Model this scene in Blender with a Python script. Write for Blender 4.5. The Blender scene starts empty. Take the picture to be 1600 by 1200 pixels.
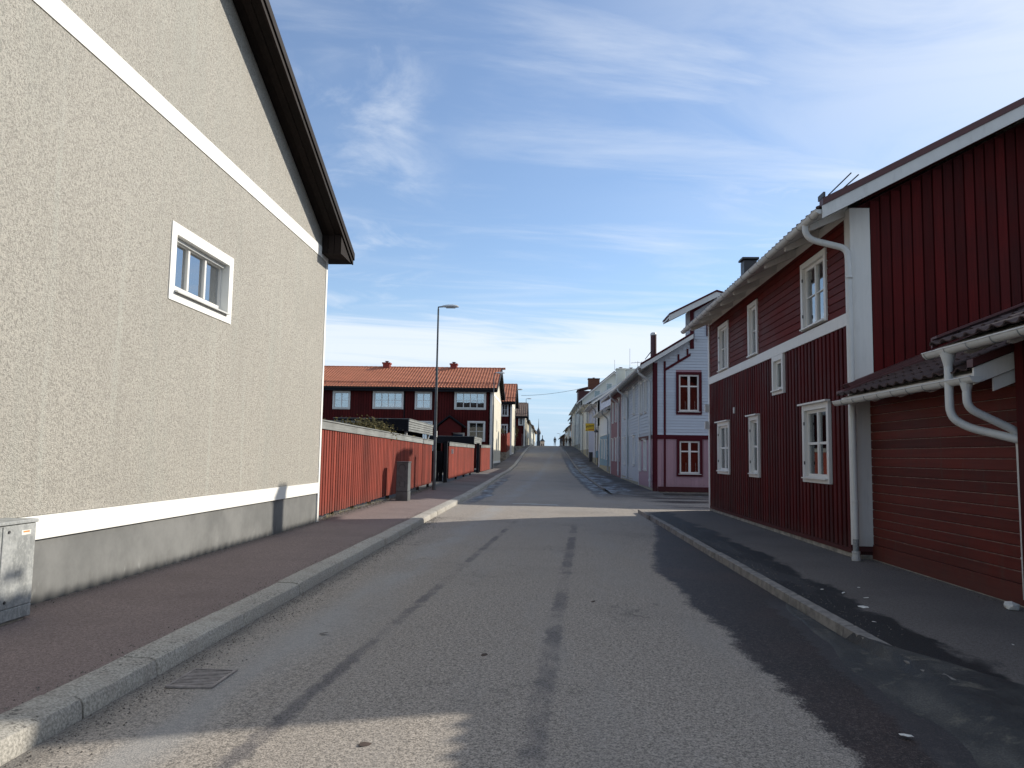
import bpy, math, random
from mathutils import Vector, Matrix, Euler
random.seed(7)
sc = bpy.context.scene
C = sc.collection
R = math.radians

# ------------------------------------------------------------------ camera, sky, sun, exposure
SUN_AZ = 33.0      # degrees from +X towards +Y
SUN_EL = 26.5
cam = bpy.data.cameras.new('camera')
cam.sensor_width = 36.0
cam.lens = 36.0 * 1220 / 1600
cam.clip_start = 0.05
cam.clip_end = 6000
camo = bpy.data.objects.new('camera', cam)
C.objects.link(camo)
B = [[0.999035744026104, -0.012488597254875592, 0.04209058204414038],
     [0.04077804269334368, -0.09134281563308984, -0.9949842417175858],
     [0.01627062974530607, 0.9957411937701608, -0.09074547722540384]]
camo.matrix_world = Matrix.Translation((0, 0, 1.6)) @ Matrix(B).to_4x4()
sc.camera = camo

sc.view_settings.view_transform = 'Standard'
sc.view_settings.look = 'None'
sc.view_settings.gamma = 1
sc.view_settings.use_curve_mapping = False
sc.view_settings.exposure = 0.62

a, e = R(SUN_AZ), R(SUN_EL)
sun_dir = Vector((math.cos(a) * math.cos(e), math.sin(a) * math.cos(e), math.sin(e)))
sl = bpy.data.lights.new('sun', 'SUN')
sl.energy = 3.65
sl.angle = R(0.53)
sl.color = (1.0, 0.93, 0.82)
slo = bpy.data.objects.new('sun', sl)
slo.rotation_euler = sun_dir.to_track_quat('Z', 'Y').to_euler()
slo.location = (30, 20, 30)
C.objects.link(slo)


# ------------------------------------------------------------------ node helper
class N:
    def __init__(s, tree):
        s.t = tree
        s.n = tree.nodes
        s.l = tree.links

    def new(s, kind, **kw):
        nd = s.n.new(kind)
        for k, v in kw.items():
            setattr(nd, k, v)
        return nd

    def put(s, sock, v):
        if isinstance(v, bpy.types.NodeSocket):
            s.l.new(v, sock)
        elif isinstance(v, (tuple, list)):
            if len(v) == 3 and len(sock.default_value) == 4:
                v = (*v, 1)
            sock.default_value = v
        else:
            sock.default_value = v

    def m(s, op, x, y=0.0, z=None, clamp=False):
        nd = s.new('ShaderNodeMath', operation=op, use_clamp=clamp)
        s.put(nd.inputs[0], x)
        s.put(nd.inputs[1], y)
        if z is not None:
            s.put(nd.inputs[2], z)
        return nd.outputs[0]

    def pos(s):
        return s.new('ShaderNodeNewGeometry').outputs['Position']

    def xyz(s, v):
        nd = s.new('ShaderNodeSeparateXYZ')
        s.l.new(v, nd.inputs[0])
        return nd.outputs

    def comb(s, x, y, z):
        nd = s.new('ShaderNodeCombineXYZ')
        for i, v in enumerate((x, y, z)):
            s.put(nd.inputs[i], v)
        return nd.outputs[0]

    def scale(s, v, sc_):
        nd = s.new('ShaderNodeVectorMath', operation='MULTIPLY')
        s.l.new(v, nd.inputs[0])
        nd.inputs[1].default_value = sc_
        return nd.outputs[0]

    def noise(s, vec, scale, detail=3, rough=0.5, dist=0.0):
        nd = s.new('ShaderNodeTexNoise')
        s.l.new(vec, nd.inputs['Vector'])
        nd.inputs['Scale'].default_value = scale
        nd.inputs['Detail'].default_value = detail
        nd.inputs['Roughness'].default_value = rough
        nd.inputs['Distortion'].default_value = dist
        return nd.outputs['Fac']

    def voro(s, vec, scale, feature='F1'):
        nd = s.new('ShaderNodeTexVoronoi', feature=feature)
        s.l.new(vec, nd.inputs['Vector'])
        nd.inputs['Scale'].default_value = scale
        return nd.outputs['Distance']

    def mr(s, v, a0, a1, b0=0.0, b1=1.0, smooth=True):
        nd = s.new('ShaderNodeMapRange')
        nd.interpolation_type = 'SMOOTHSTEP' if smooth else 'LINEAR'
        s.put(nd.inputs['Value'], v)
        s.put(nd.inputs['From Min'], a0)
        s.put(nd.inputs['From Max'], a1)
        s.put(nd.inputs['To Min'], b0)
        s.put(nd.inputs['To Max'], b1)
        return nd.outputs[0]

    def mix(s, f, c1, c2, mode='MIX'):
        nd = s.new('ShaderNodeMix', data_type='RGBA', blend_type=mode)
        s.put(nd.inputs[0], f)
        s.put(nd.inputs[6], c1)
        s.put(nd.inputs[7], c2)
        return nd.outputs[2]

    def bump(s, h, strength=0.5, dist=0.01, normal=None):
        nd = s.new('ShaderNodeBump')
        nd.inputs['Strength'].default_value = strength
        nd.inputs['Distance'].default_value = dist
        s.l.new(h, nd.inputs['Height'])
        if normal is not None:
            s.l.new(normal, nd.inputs['Normal'])
        return nd.outputs[0]


def material(name):
    mt = bpy.data.materials.new(name)
    mt.use_nodes = True
    t = mt.node_tree
    bs = t.nodes['Principled BSDF']
    return mt, N(t), bs


def bp(lo, hi, t):
    return tuple(lo[i] * (1 - t) + hi[i] * t for i in range(3))


def scalec(c, k):
    return tuple(min(1, x * k) for x in c)


# ------------------------------------------------------------------ world: Nishita sky with thin cirrus
w = bpy.data.worlds.new('World')
sc.world = w
w.use_nodes = True
wt = N(w.node_tree)
for nd in list(wt.n):
    wt.n.remove(nd)
sky = wt.new('ShaderNodeTexSky', sky_type='NISHITA')
sky.sun_disc = False
sky.sun_elevation = R(SUN_EL)
sky.sun_rotation = R(90 - SUN_AZ)
sky.altitude = 100
sky.air_density = 1.0
sky.dust_density = 0.2
sky.ozone_density = 1.3
tc = wt.new('ShaderNodeTexCoord').outputs['Generated']
dx, dy, dz = wt.xyz(tc)
zc = wt.m('MAXIMUM', dz, 0.015)
den = wt.m('ADD', zc, 0.06)
px = wt.m('DIVIDE', dx, den)
py = wt.m('DIVIDE', dy, den)
pl = wt.comb(px, py, 0.0)
streak = wt.noise(wt.comb(wt.m('MULTIPLY', px, 0.55), wt.m('ADD', wt.m('MULTIPLY', py, 1.6), wt.m('MULTIPLY', px, -0.35)), 0.7), 1.5, 8, 0.6, 0.9)
big = wt.noise(pl, 0.45, 2, 0.5)
puff = wt.noise(wt.comb(px, wt.m('MULTIPLY', py, 0.95), 5.1), 2.3, 8, 0.60, 0.5)
# more cloud to the right (towards the sun) and low over the crest
az = wt.m('ARCTAN2', dx, dy)
right = wt.mr(az, -0.1, 0.75)
veil = wt.m('MULTIPLY', wt.mr(wt.m('ADD', streak, wt.m('MULTIPLY', wt.m('SUBTRACT', big, 0.5), 0.8)), 0.42, 0.85), wt.mr(right, 0, 1, 0.48, 0.9, False))
hiright = wt.m('MULTIPLY', right, wt.mr(dz, 0.15, 0.5))
veil2 = wt.m('MULTIPLY', hiright, wt.mr(wt.noise(wt.comb(px, wt.m('MULTIPLY', py, 1.4), 9.1), 1.3, 6, 0.6, 0.6), 0.22, 0.60, 0, 1.0))
leftarea = wt.m('MULTIPLY', wt.mr(az, -0.10, -0.22), wt.mr(dz, 0.14, 0.2))
pf_r = wt.m('MULTIPLY', wt.mr(az, 0.16, 0.3), wt.m('MULTIPLY', wt.mr(dz, 0.2, 0.25), wt.mr(dz, 0.42, 0.3)))
puffs = wt.m('MULTIPLY', wt.mr(puff, 0.46, 0.74), wt.m('MAXIMUM', wt.m('MULTIPLY', leftarea, 0.55), wt.m('MULTIPLY', pf_r, 0.7)))
band = wt.m('MULTIPLY', wt.mr(wt.m('ADD', dz, wt.m('MULTIPLY', wt.m('SUBTRACT', streak, 0.5), 0.10)), 0.075, 0.12),
            wt.mr(wt.m('ADD', dz, wt.m('MULTIPLY', wt.m('SUBTRACT', streak, 0.5), 0.10)), 0.185, 0.14))
band = wt.m('MULTIPLY', band, 1.0)
cl = wt.m('MAXIMUM', wt.m('MAXIMUM', veil, veil2), wt.m('MAXIMUM', puffs, band), clamp=True)
skyc = wt.mix(1.0, sky.outputs[0], (0.70, 0.775, 0.875), 'MULTIPLY')
skyc = wt.mix(wt.mr(dz, 0.26, 0.0, 0, 0.85), skyc, (2.25, 3.35, 4.75))
skyc = wt.mix(0.10, skyc, (3.2, 3.4, 3.7))
ccol = (4.9, 5.2, 5.6)
col = wt.mix(wt.m('MULTIPLY', cl, 0.80), skyc, ccol)
bg = wt.new('ShaderNodeBackground')
wt.l.new(col, bg.inputs[0])
bg.inputs[1].default_value = 0.125
out = wt.new('ShaderNodeOutputWorld')
wt.l.new(bg.outputs[0], out.inputs[0])


# ------------------------------------------------------------------ materials
def painted(name, col, rough=0.55, var=0.18, grain=0.0, bump=0.15, axis='z', dirt=0.0, rnd=0.12):
    """painted or stained wood / sheet: per piece variation, broad fading, streaks along one axis"""
    mt, n, b = material(name)
    p = n.pos()
    sv = {'z': (30, 30, 1.2), 'y': (30, 1.2, 30), 'x': (1.2, 30, 30), 'n': (6, 6, 6)}[axis]
    g = n.noise(n.scale(p, sv), 1.0, 4, 0.6)
    br = n.noise(p, 0.9, 4, 0.6)
    oi = n.new('ShaderNodeObjectInfo').outputs['Random']
    f = n.m('ADD', n.m('MULTIPLY', n.mr(g, 0.25, 0.75), 0.5), n.m('MULTIPLY', n.mr(br, 0.3, 0.7), 0.5))
    c = n.mix(f, scalec(col, 1 - var), scalec(col, 1 + var))
    if rnd:
        c = n.mix(n.m('MULTIPLY', oi, 1.0), c, n.mix(1.0, c, (1 - rnd * 2, 1 - rnd * 2, 1 - rnd * 2), 'MULTIPLY'))
    if dirt:
        d = n.m('MULTIPLY', n.mr(n.noise(n.scale(p, (9, 9, 2.0)), 1.0, 6, 0.65), 0.52, 0.75), dirt)
        c = n.mix(d, c, (0.06, 0.055, 0.045))
    zz = n.xyz(p)[2]
    spl = n.mr(n.m('ADD', zz, n.m('MULTIPLY', n.noise(n.scale(p, (5, 5, 3)), 1.0, 6, 0.7), 0.5)), 0.85, 0.30)
    c = n.mix(n.m('MULTIPLY', spl, 0.30), c, (0.085, 0.070, 0.058))
    n.put(b.inputs['Base Color'], c)
    n.put(b.inputs['Roughness'], n.mr(br, 0.2, 0.8, rough - 0.08, rough + 0.12))
    b.inputs['Specular IOR Level'].default_value = 0.5 if rough < 0.5 else 0.13
    n.put(b.inputs['Normal'], n.bump(n.noise(n.scale(p, tuple(3 * v for v in sv)), 1.0, 3), bump, 0.004))
    return mt


def stucco(name, col, scale=48, strength=0.9, speck=0.55, streaks=True):
    mt, n, b = material(name)
    p = n.pos()
    v = n.noise(p, scale, 3, 0.6)
    v2 = n.noise(p, scale * 0.45, 4, 0.6)
    h = n.m('ADD', n.m('MULTIPLY', v, 0.6), n.m('MULTIPLY', v2, 0.6))
    br = n.noise(p, 0.7, 5, 0.6)
    c = n.mix(n.mr(h, 0.42, 0.72), scalec(col, 1 - speck), scalec(col, 1.12))
    c = n.mix(n.m('MULTIPLY', n.mr(br, 0.35, 0.7), 0.25), c, scalec(col, 0.72))
    if streaks:
        st = n.noise(n.scale(p, (4, 4, 0.25)), 1.0, 5, 0.6)
        c = n.mix(n.m('MULTIPLY', n.mr(st, 0.55, 0.75), 0.35), c, scalec((col[0] * 0.95, col[1] * 1.03, col[2] * 1.05), 1.15))
        st2 = n.noise(n.scale(p, (5, 5, 0.3)), 1.3, 5, 0.6)
        c = n.mix(n.m('MULTIPLY', n.mr(st2, 0.52, 0.74), 0.28), c, scalec(col, 0.66))
        st3 = n.noise(n.scale(p, (2.2, 2.2, 0.12)), 1.0, 4, 0.6)
        c = n.mix(n.m('MULTIPLY', n.mr(st3, 0.5, 0.7), 0.22), c, (0.33, 0.34, 0.30))
    n.put(b.inputs['Base Color'], c)
    b.inputs['Roughness'].default_value = 0.92
    n.put(b.inputs['Normal'], n.bump(h, strength, 0.022))
    return mt


def simple(name, col, rough=0.5, metal=0.0, var=0.12, scale=8.0, bump=0.1):
    mt, n, b = material(name)
    p = n.pos()
    f = n.noise(p, scale, 5, 0.6)
    n.put(b.inputs['Base Color'], n.mix(n.mr(f, 0.3, 0.7), scalec(col, 1 - var), scalec(col, 1 + var)))
    n.put(b.inputs['Roughness'], n.mr(f, 0.2, 0.8, max(0.02, rough - 0.08), min(1, rough + 0.1)))
    b.inputs['Metallic'].default_value = metal
    if bump:
        n.put(b.inputs['Normal'], n.bump(n.noise(p, scale * 6, 3), bump, 0.003))
    return mt


def glass_mat(name, base=0.05, tint=(0.75, 0.8, 0.8)):
    mt = bpy.data.materials.new(name)
    mt.use_nodes = True
    n = N(mt.node_tree)
    for nd in list(n.n):
        n.n.remove(nd)
    p = n.pos()
    nor = n.bump(n.noise(p, 1.2, 1), 0.05, 0.02)
    fr = n.new('ShaderNodeFresnel')
    fr.inputs['IOR'].default_value = 1.5
    tr = n.new('ShaderNodeBsdfTransparent')
    tr.inputs[0].default_value = (*tint, 1)
    gl = n.new('ShaderNodeBsdfGlossy')
    gl.inputs['Roughness'].default_value = 0.02
    gl.inputs[0].default_value = (0.95, 0.97, 1, 1)
    n.l.new(nor, gl.inputs['Normal'])
    fac = n.m('ADD', n.m('MULTIPLY', fr.outputs[0], 1 - base), base, clamp=True)
    mx = n.new('ShaderNodeMixShader')
    n.l.new(fac, mx.inputs[0])
    n.l.new(tr.outputs[0], mx.inputs[1])
    n.l.new(gl.outputs[0], mx.inputs[2])
    o = n.new('ShaderNodeOutputMaterial')
    n.l.new(mx.outputs[0], o.inputs[0])
    return mt


def band_mask(n, coord, centre, half, soft):
    """1 inside |coord-centre|<half"""
    d = n.m('ABSOLUTE', n.m('SUBTRACT', coord, centre))
    return n.mr(d, half + soft, half - soft if half > soft else 0.0)


def asphalt_road():
    mt, n, b = material('road_asphalt')
    p = n.pos()
    x, y, z = n.xyz(p)
    fine = n.noise(p, 95, 2, 0.7)
    fine2 = n.noise(p, 38, 3, 0.6)
    grain = n.m('ADD', n.m('MULTIPLY', fine, 0.65), n.m('MULTIPLY', fine2, 0.35))
    stone = n.voro(p, 70)
    long_ = n.noise(n.scale(p, (1.3, 0.22, 1)), 1.0, 5, 0.6)
    broad = n.noise(p, 0.35, 4, 0.6)
    col = n.mix(n.mr(grain, 0.34, 0.66), (0.092, 0.082, 0.070), (0.46, 0.405, 0.345))
    col = n.mix(n.m('MULTIPLY', n.mr(stone, 0.25, 0.05), 0.5), col, (0.36, 0.34, 0.31))
    # worn, polished and salt-dusted lanes
    col = n.mix(n.m('MULTIPLY', n.mr(long_, 0.45, 0.72), 0.5), col, (0.27, 0.255, 0.235))
    col = n.mix(n.m('MULTIPLY', n.mr(broad, 0.5, 0.75), 0.35), col, (0.13, 0.12, 0.11))
    warp = n.m('MULTIPLY', n.m('SUBTRACT', n.noise(n.scale(p, (1, 0.5, 1)), 1.2, 3), 0.5), 0.35)
    # pale dusty wheel path on the left
    t0 = n.m('ADD', -2.25, n.m('ADD', n.m('MULTIPLY', y, 0.035), warp))
    pale = n.m('MULTIPLY', band_mask(n, x, t0, 0.22, 0.22), n.mr(n.noise(n.scale(p, (2, 0.5, 1)), 1.0, 4), 0.35, 0.6, 0.2, 0.8))
    col = n.mix(n.m('MULTIPLY', pale, 0.7), col, (0.30, 0.30, 0.295))
    # dark tar seams along the lane
    brk = n.noise(n.scale(p, (0.8, 0.55, 1)), 1.0, 4, 0.7)
    edge = n.m('MULTIPLY', n.m('SUBTRACT', n.noise(p, 7, 3), 0.5), 0.12)
    c1 = n.m('ADD', n.m('ADD', -0.28, n.m('MULTIPLY', y, 0.055)), edge)
    s1 = n.m('MULTIPLY', band_mask(n, x, c1, 0.072, 0.03), n.mr(brk, 0.42, 0.60, 0.12, 1))
    c2 = n.m('ADD', n.m('ADD', -1.83, n.m('MULTIPLY', y, 0.062)), edge)
    s2 = n.m('MULTIPLY', band_mask(n, x, c2, 0.052, 0.028), n.mr(n.noise(n.scale(p, (0.8, 0.5, 1)), 1.3, 4, 0.7), 0.38, 0.58, 0.1, 1))
    seam = n.m('MULTIPLY', n.m('MAXIMUM', s1, s2), n.mr(y, 20.5, 16.5))
    col = n.mix(n.m('MULTIPLY', seam, 0.72), col, n.mix(n.mr(grain, 0.35, 0.7), (0.045, 0.042, 0.045), (0.15, 0.14, 0.145)))
    # cracks
    cw_ = n.comb(n.m('ADD', x, n.m('MULTIPLY', n.noise(p, 1.7, 5, 0.65), 1.6)), n.m('ADD', n.m('MULTIPLY', y, 0.45), n.m('MULTIPLY', n.noise(p, 1.3, 5, 0.65), 1.3)), 0.0)
    cr = n.voro(cw_, 0.55, 'DISTANCE_TO_EDGE')
    crm = n.m('MULTIPLY', n.mr(n.m('ADD', cr, n.m('MULTIPLY', edge, 0.1)), 0.006, 0.001), n.mr(broad, 0.50, 0.56))
    col = n.mix(n.m('MULTIPLY', crm, 0.45), col, (0.04, 0.04, 0.04))
    # wet melt water strip on the right
    jag = n.m('ADD', n.m('MULTIPLY', n.m('SUBTRACT', n.noise(p, 3.0, 6, 0.7), 0.5), n.mr(y, 8, 16, 0.40, 0.20)), n.m('MULTIPLY', n.m('SUBTRACT', n.noise(p, 0.5, 3), 0.5), 0.45))
    wx = n.m('ADD', x, jag)
    lim = n.m('ADD', n.mr(y, 10.5, 20.5, 1.62, 2.72), n.m('MULTIPLY', n.mr(y, 2, 7, 0.08, 0.0), 1.0))
    wet = n.mr(n.m('ADD', wx, n.m('MULTIPLY', n.m('SUBTRACT', grain, 0.5), -0.25)), n.m('SUBTRACT', lim, 0.05), n.m('ADD', lim, 0.07))
    wet = n.m('MULTIPLY', wet, n.mr(y, 23, 20))
    # the same along the gutters up the hill
    wet2 = n.m('MULTIPLY', n.mr(wx, 1.95, 2.15), n.m('MULTIPLY', n.mr(y, 28, 36), n.mr(y, 110, 70)))
    wl_c = n.m('ADD', -2.35, n.m('MULTIPLY', n.m('SUBTRACT', n.noise(p, 0.3, 3), 0.5), 0.9))
    wet3 = n.m('MULTIPLY', band_mask(n, x, wl_c, 0.22, 0.08), n.m('MULTIPLY', n.mr(y, 24, 30), n.mr(y, 56, 44)))
    wet4 = n.m('MULTIPLY', n.mr(n.noise(n.scale(p, (0.12, 0.7, 1)), 1.0, 5, 0.6), 0.50, 0.58), n.m('MULTIPLY', n.mr(x, 3.2, 4.6), n.m('MULTIPLY', n.mr(y, 24.5, 26), n.mr(y, 35, 33))))
    wetall = n.m('MAXIMUM', n.m('MAXIMUM', wet, wet2), n.m('MAXIMUM', n.m('MULTIPLY', wet3, 0.8), wet4))
    red = n.mix(n.mr(n.noise(p, 0.8, 3), 0.4, 0.65), (0.022, 0.019, 0.018), (0.036, 0.025, 0.022))
    wetc = n.mix(n.mr(grain, 0.46, 0.74), red, (0.17, 0.135, 0.12))
    col = n.mix(wetall, col, wetc)
    # thin grey frozen slush close to the kerb
    ice_n = n.noise(n.scale(p, (1.4, 0.6, 1)), 1.1, 6, 0.62)
    near_ice = n.m('MULTIPLY', n.m('MULTIPLY', n.mr(n.m('ADD', wx, n.mr(y, 10, 3, 0, 0.45)), 2.50, 2.58), n.mr(y, 9.5, 8.6)), 1.0)
    far_ice = n.m('MULTIPLY', n.mr(ice_n, 0.42, 0.55), n.m('MULTIPLY', n.mr(wx, 2.05, 2.35), n.m('MULTIPLY', n.mr(y, 30, 36), n.mr(y, 88, 64))))
    lice = n.m('MULTIPLY', n.mr(ice_n, 0.44, 0.5), wet3)
    icem = n.m('MAXIMUM', n.m('MULTIPLY', near_ice, 0.45), n.m('MAXIMUM', far_ice, lice), clamp=True)
    icec = n.mix(n.mr(n.noise(n.scale(p, (2, 1.2, 1)), 1.6, 6, 0.65), 0.45, 0.68), (0.06, 0.065, 0.07), (0.36, 0.39, 0.42))
    col = n.mix(n.m('MULTIPLY', near_ice, 0.0), col, (0, 0, 0))
    icec = n.mix(n.mr(y, 12, 25), n.mix(n.mr(n.noise(n.scale(p, (2, 1.2, 1)), 1.1, 6, 0.65), 0.52, 0.75), (0.055, 0.06, 0.066), (0.21, 0.20, 0.18)), icec)
    col = n.mix(icem, col, icec)
    # grit in the left gutter
    gut = n.m('MULTIPLY', n.mr(n.m('ADD', x, n.m('MULTIPLY', n.m('SUBTRACT', n.noise(p, 4, 4), 0.5), 0.3)), -2.45, -2.72), n.mr(y, 22, 14))
    gv = n.mr(n.noise(p, 60, 2, 0.8), 0.42, 0.6)
    col = n.mix(n.m('MULTIPLY', gut, 0.6), col, n.mix(gv, (0.03, 0.028, 0.026), (0.2, 0.19, 0.17)))
    n.put(b.inputs['Base Color'], col)
    rgh = n.mr(wetall, 0, 1, 0.9, 0.6)
    rgh = n.m('SUBTRACT', rgh, n.m('MULTIPLY', icem, 0.14))
    n.put(b.inputs['Roughness'], rgh)
    b.inputs['Specular IOR Level'].default_value = 0.35
    h = n.m('MULTIPLY', grain, n.mr(icem, 0, 1, 1, 0.3))
    n.put(b.inputs['Specular IOR Level'], n.mr(wetall, 0, 1, 0.35, 0.22))
    n.put(b.inputs['Normal'], n.bump(h, 0.55, 0.012))
    return mt


def asphalt_walk(name, lo, hi, side):
    mt, n, b = material(name)
    p = n.pos()
    x, y, z = n.xyz(p)
    g = n.m('ADD', n.m('MULTIPLY', n.noise(p, 110, 2, 0.7), 0.6), n.m('MULTIPLY', n.noise(p, 42, 3, 0.6), 0.4))
    col = n.mix(n.mr(g, 0.34, 0.68), lo, hi)
    col = n.mix(n.m('MULTIPLY', n.mr(n.voro(p, 55), 0.10, 0.03), 0.8), col, scalec(hi, 1.7))
    col = n.mix(n.m('MULTIPLY', n.mr(n.noise(p, 0.8, 5, 0.6), 0.42, 0.7), 0.45), col, scalec(lo, 1.25))
    wetm = None
    if side > 0:
        wob = n.m('MULTIPLY', n.m('SUBTRACT', n.noise(n.scale(p, (1, 0.7, 1)), 1.6, 5, 0.65), 0.5), 0.9)
        c = n.m('ADD', n.m('ADD', 3.25, n.mr(y, 3, 13, -0.05, 0.22)), wob)
        wetm = n.m('MULTIPLY', n.mr(n.m('SUBTRACT', c, x), -0.05, 0.05), n.mr(y, 26, 22))
        pud = n.m('MULTIPLY', n.mr(n.noise(n.scale(p, (1.5, 0.6, 1)), 0.9, 4, 0.6), 0.45, 0.6), wetm)
        dry = n.m('MULTIPLY', n.mr(n.noise(n.scale(p, (1.8, 0.5, 1)), 1.0, 5, 0.6), 0.52, 0.6), wetm)
        col = n.mix(wetm, col, n.mix(n.mr(g, 0.4, 0.75), (0.009, 0.009, 0.009), (0.045, 0.041, 0.038)))
        col = n.mix(n.m('MULTIPLY', dry, 0.55), col, (0.055, 0.052, 0.049))
        icy = n.noise(n.scale(p, (1.2, 0.5, 1)), 1.0, 6, 0.65)
        im = n.m('MULTIPLY', n.mr(icy, 0.42, 0.56), n.m('MULTIPLY', n.mr(n.m('ADD', x, wob), 4.15, 3.7), n.m('MULTIPLY', n.mr(y, 31, 36), n.mr(y, 95, 70))))
        col = n.mix(n.m('MULTIPLY', n.m('MULTIPLY', n.mr(y, 29, 32), n.mr(n.noise(p, 0.8, 4), 0.35, 0.6)), 0.6), col, (0.04, 0.04, 0.042))
        col = n.mix(im, col, n.mix(n.mr(n.noise(p, 1.8, 6, 0.65), 0.42, 0.65), (0.07, 0.078, 0.085), (0.32, 0.36, 0.40)))
        wetm = n.m('MAXIMUM', wetm, im)
    else:
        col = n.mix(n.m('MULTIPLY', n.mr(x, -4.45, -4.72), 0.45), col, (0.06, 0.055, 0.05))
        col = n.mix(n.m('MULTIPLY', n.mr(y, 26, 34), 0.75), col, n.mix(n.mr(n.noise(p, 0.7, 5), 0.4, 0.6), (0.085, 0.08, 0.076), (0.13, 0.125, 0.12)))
    n.put(b.inputs['Base Color'], col)
    if wetm is not None:
        n.put(b.inputs['Roughness'], n.mr(wetm, 0, 1, 0.9, 0.62))
    else:
        b.inputs['Roughness'].default_value = 0.92
    b.inputs['Specular IOR Level'].default_value = 0.3
    n.put(b.inputs['Normal'], n.bump(g, 0.5, 0.01))
    return mt


def granite(name):
    mt, n, b = material(name)
    p = n.pos()
    f = n.noise(p, 60, 4, 0.7)
    br = n.noise(p, 3, 4, 0.6)
    oi = n.new('ShaderNodeObjectInfo').outputs['Random']
    col = n.mix(n.mr(f, 0.3, 0.7), (0.21, 0.20, 0.175), (0.50, 0.475, 0.42))
    col = n.mix(n.m('MULTIPLY', n.mr(br, 0.45, 0.7), 0.3), col, (0.27, 0.23, 0.19))
    lich = n.m('MULTIPLY', n.mr(n.noise(p, 34, 4, 0.62, 0.8), 0.565, 0.60), n.mr(n.noise(p, 1.5, 3), 0.38, 0.62))
    nz = n.xyz(n.new('ShaderNodeNewGeometry').outputs['Normal'])[2]
    lich = n.m('MULTIPLY', lich, n.mr(nz, 0.75, 0.95))
    col = n.mix(n.m('MULTIPLY', lich, 0.75), col, (0.05, 0.045, 0.04))
    col = n.mix(n.m('MULTIPLY', oi, 0.35), col, n.mix(1.0, col, (0.7, 0.68, 0.66), 'MULTIPLY'))
    n.put(b.inputs['Base Color'], col)
    b.inputs['Roughness'].default_value = 0.9
    n.put(b.inputs['Normal'], n.bump(n.m('ADD', n.m('MULTIPLY', f, 0.3), n.noise(p, 14, 4)), 0.6, 0.012))
    return mt


def plinth_mat():
    """grey cement paint, ragged darker tone rising from the pavement"""
    mt, n, b = material('plinth_grey')
    p = n.pos()
    x, y, z = n.xyz(p)
    br = n.noise(p, 1.4, 6, 0.65)
    col = n.mix(n.mr(br, 0.3, 0.7), (0.135, 0.137, 0.132), (0.205, 0.206, 0.197))
    dark_h = n.m('ADD', 0.20, n.m('MULTIPLY', n.m('SUBTRACT', n.noise(n.scale(p, (1, 1.6, 0.1)), 1.5, 5, 0.75), 0.45), 0.55))
    dm = n.mr(n.m('SUBTRACT', z, dark_h), 0.12, -0.10)  # darker below a ragged height
    col = n.mix(n.m('MULTIPLY', dm, 0.45), col, (0.085, 0.082, 0.076))
    low = n.mr(n.m('ADD', z, n.m('MULTIPLY', n.noise(n.scale(p, (1, 2.5, 1)), 2.0, 5, 0.7), 0.18)), 0.34, 0.2)
    col = n.mix(n.m('MULTIPLY', low, 0.65), col, (0.06, 0.057, 0.052))
    salt = n.mr(n.noise(n.scale(p, (3, 3, 1.4)), 2.0, 6, 0.7), 0.60, 0.72)
    col = n.mix(n.m('MULTIPLY', salt, n.mr(z, 0.5, 0.2, 0, 0.35)), col, (0.36, 0.36, 0.34))
    n.put(b.inputs['Base Color'], col)
    b.inputs['Roughness'].default_value = 0.85
    n.put(b.inputs['Normal'], n.bump(n.noise(p, 20, 4), 0.15, 0.005))
    return mt


def galvanised():
    mt, n, b = material('galvanised_steel')
    p = n.pos()
    v = n.voro(p, 38)
    br = n.noise(n.scale(p, (4, 4, 1.8)), 2.2, 7, 0.7)
    fl = n.noise(p, 30, 4, 0.7)
    col = n.mix(n.mr(v, 0.1, 0.8), (0.33, 0.345, 0.34), (0.42, 0.43, 0.42))
    col = n.mix(n.mr(br, 0.38, 0.62), col, (0.24, 0.25, 0.245))
    col = n.mix(n.m('MULTIPLY', n.mr(fl, 0.5, 0.68), 0.5), col, (0.52, 0.53, 0.50))
    n.put(b.inputs['Base Color'], col)
    b.inputs['Metallic'].default_value = 0.25
    n.put(b.inputs['Roughness'], n.mr(br, 0.2, 0.8, 0.5, 0.72))
    return mt


def tile_mat(name, col, var=0.3):
    mt, n, b = material(name)
    p = n.pos()
    oi = n.new('ShaderNodeObjectInfo').outputs['Random']
    f = n.noise(p, 4.5, 5, 0.75)
    f2 = n.noise(p, 1.0, 3, 0.6)
    c = n.mix(n.mr(f, 0.3, 0.7), scalec(col, 1 - var), scalec(col, 1 + var * 0.7))
    c = n.mix(n.m('MULTIPLY', n.mr(f2, 0.4, 0.7), 0.35), c, scalec(col, 0.6))
    c = n.mix(n.m('MULTIPLY', oi, 0.4), c, scalec(col, 0.65))
    n.put(b.inputs['Base Color'], c)
    b.inputs['Roughness'].default_value = 0.75
    return mt


M = {}
M['road'] = asphalt_road()
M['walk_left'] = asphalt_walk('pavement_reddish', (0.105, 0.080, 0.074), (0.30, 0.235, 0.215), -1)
M['walk_right'] = asphalt_walk('pavement_dark', (0.082, 0.074, 0.066), (0.225, 0.20, 0.18), 1)
M['granite'] = granite('granite_kerb')
M['kerb_conc'] = simple('kerb_concrete', (0.20, 0.185, 0.165), 0.8, var=0.3, scale=9, bump=0.5)
M['ground'] = simple('ground_soil', (0.10, 0.09, 0.07), 0.95, var=0.3, scale=2, bump=0.4)
M['stucco'] = stucco('roughcast_beige', (0.425, 0.402, 0.352), 92, 0.95, 0.48)
M['stucco_far'] = stucco('cream_render', (0.60, 0.56, 0.45), 20, 0.3, 0.12)
M['white_render'] = painted('white_render', (0.80, 0.79, 0.74), 0.8, 0.05, bump=0.1, axis='n', rnd=0)
M['plinth'] = plinth_mat()
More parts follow.
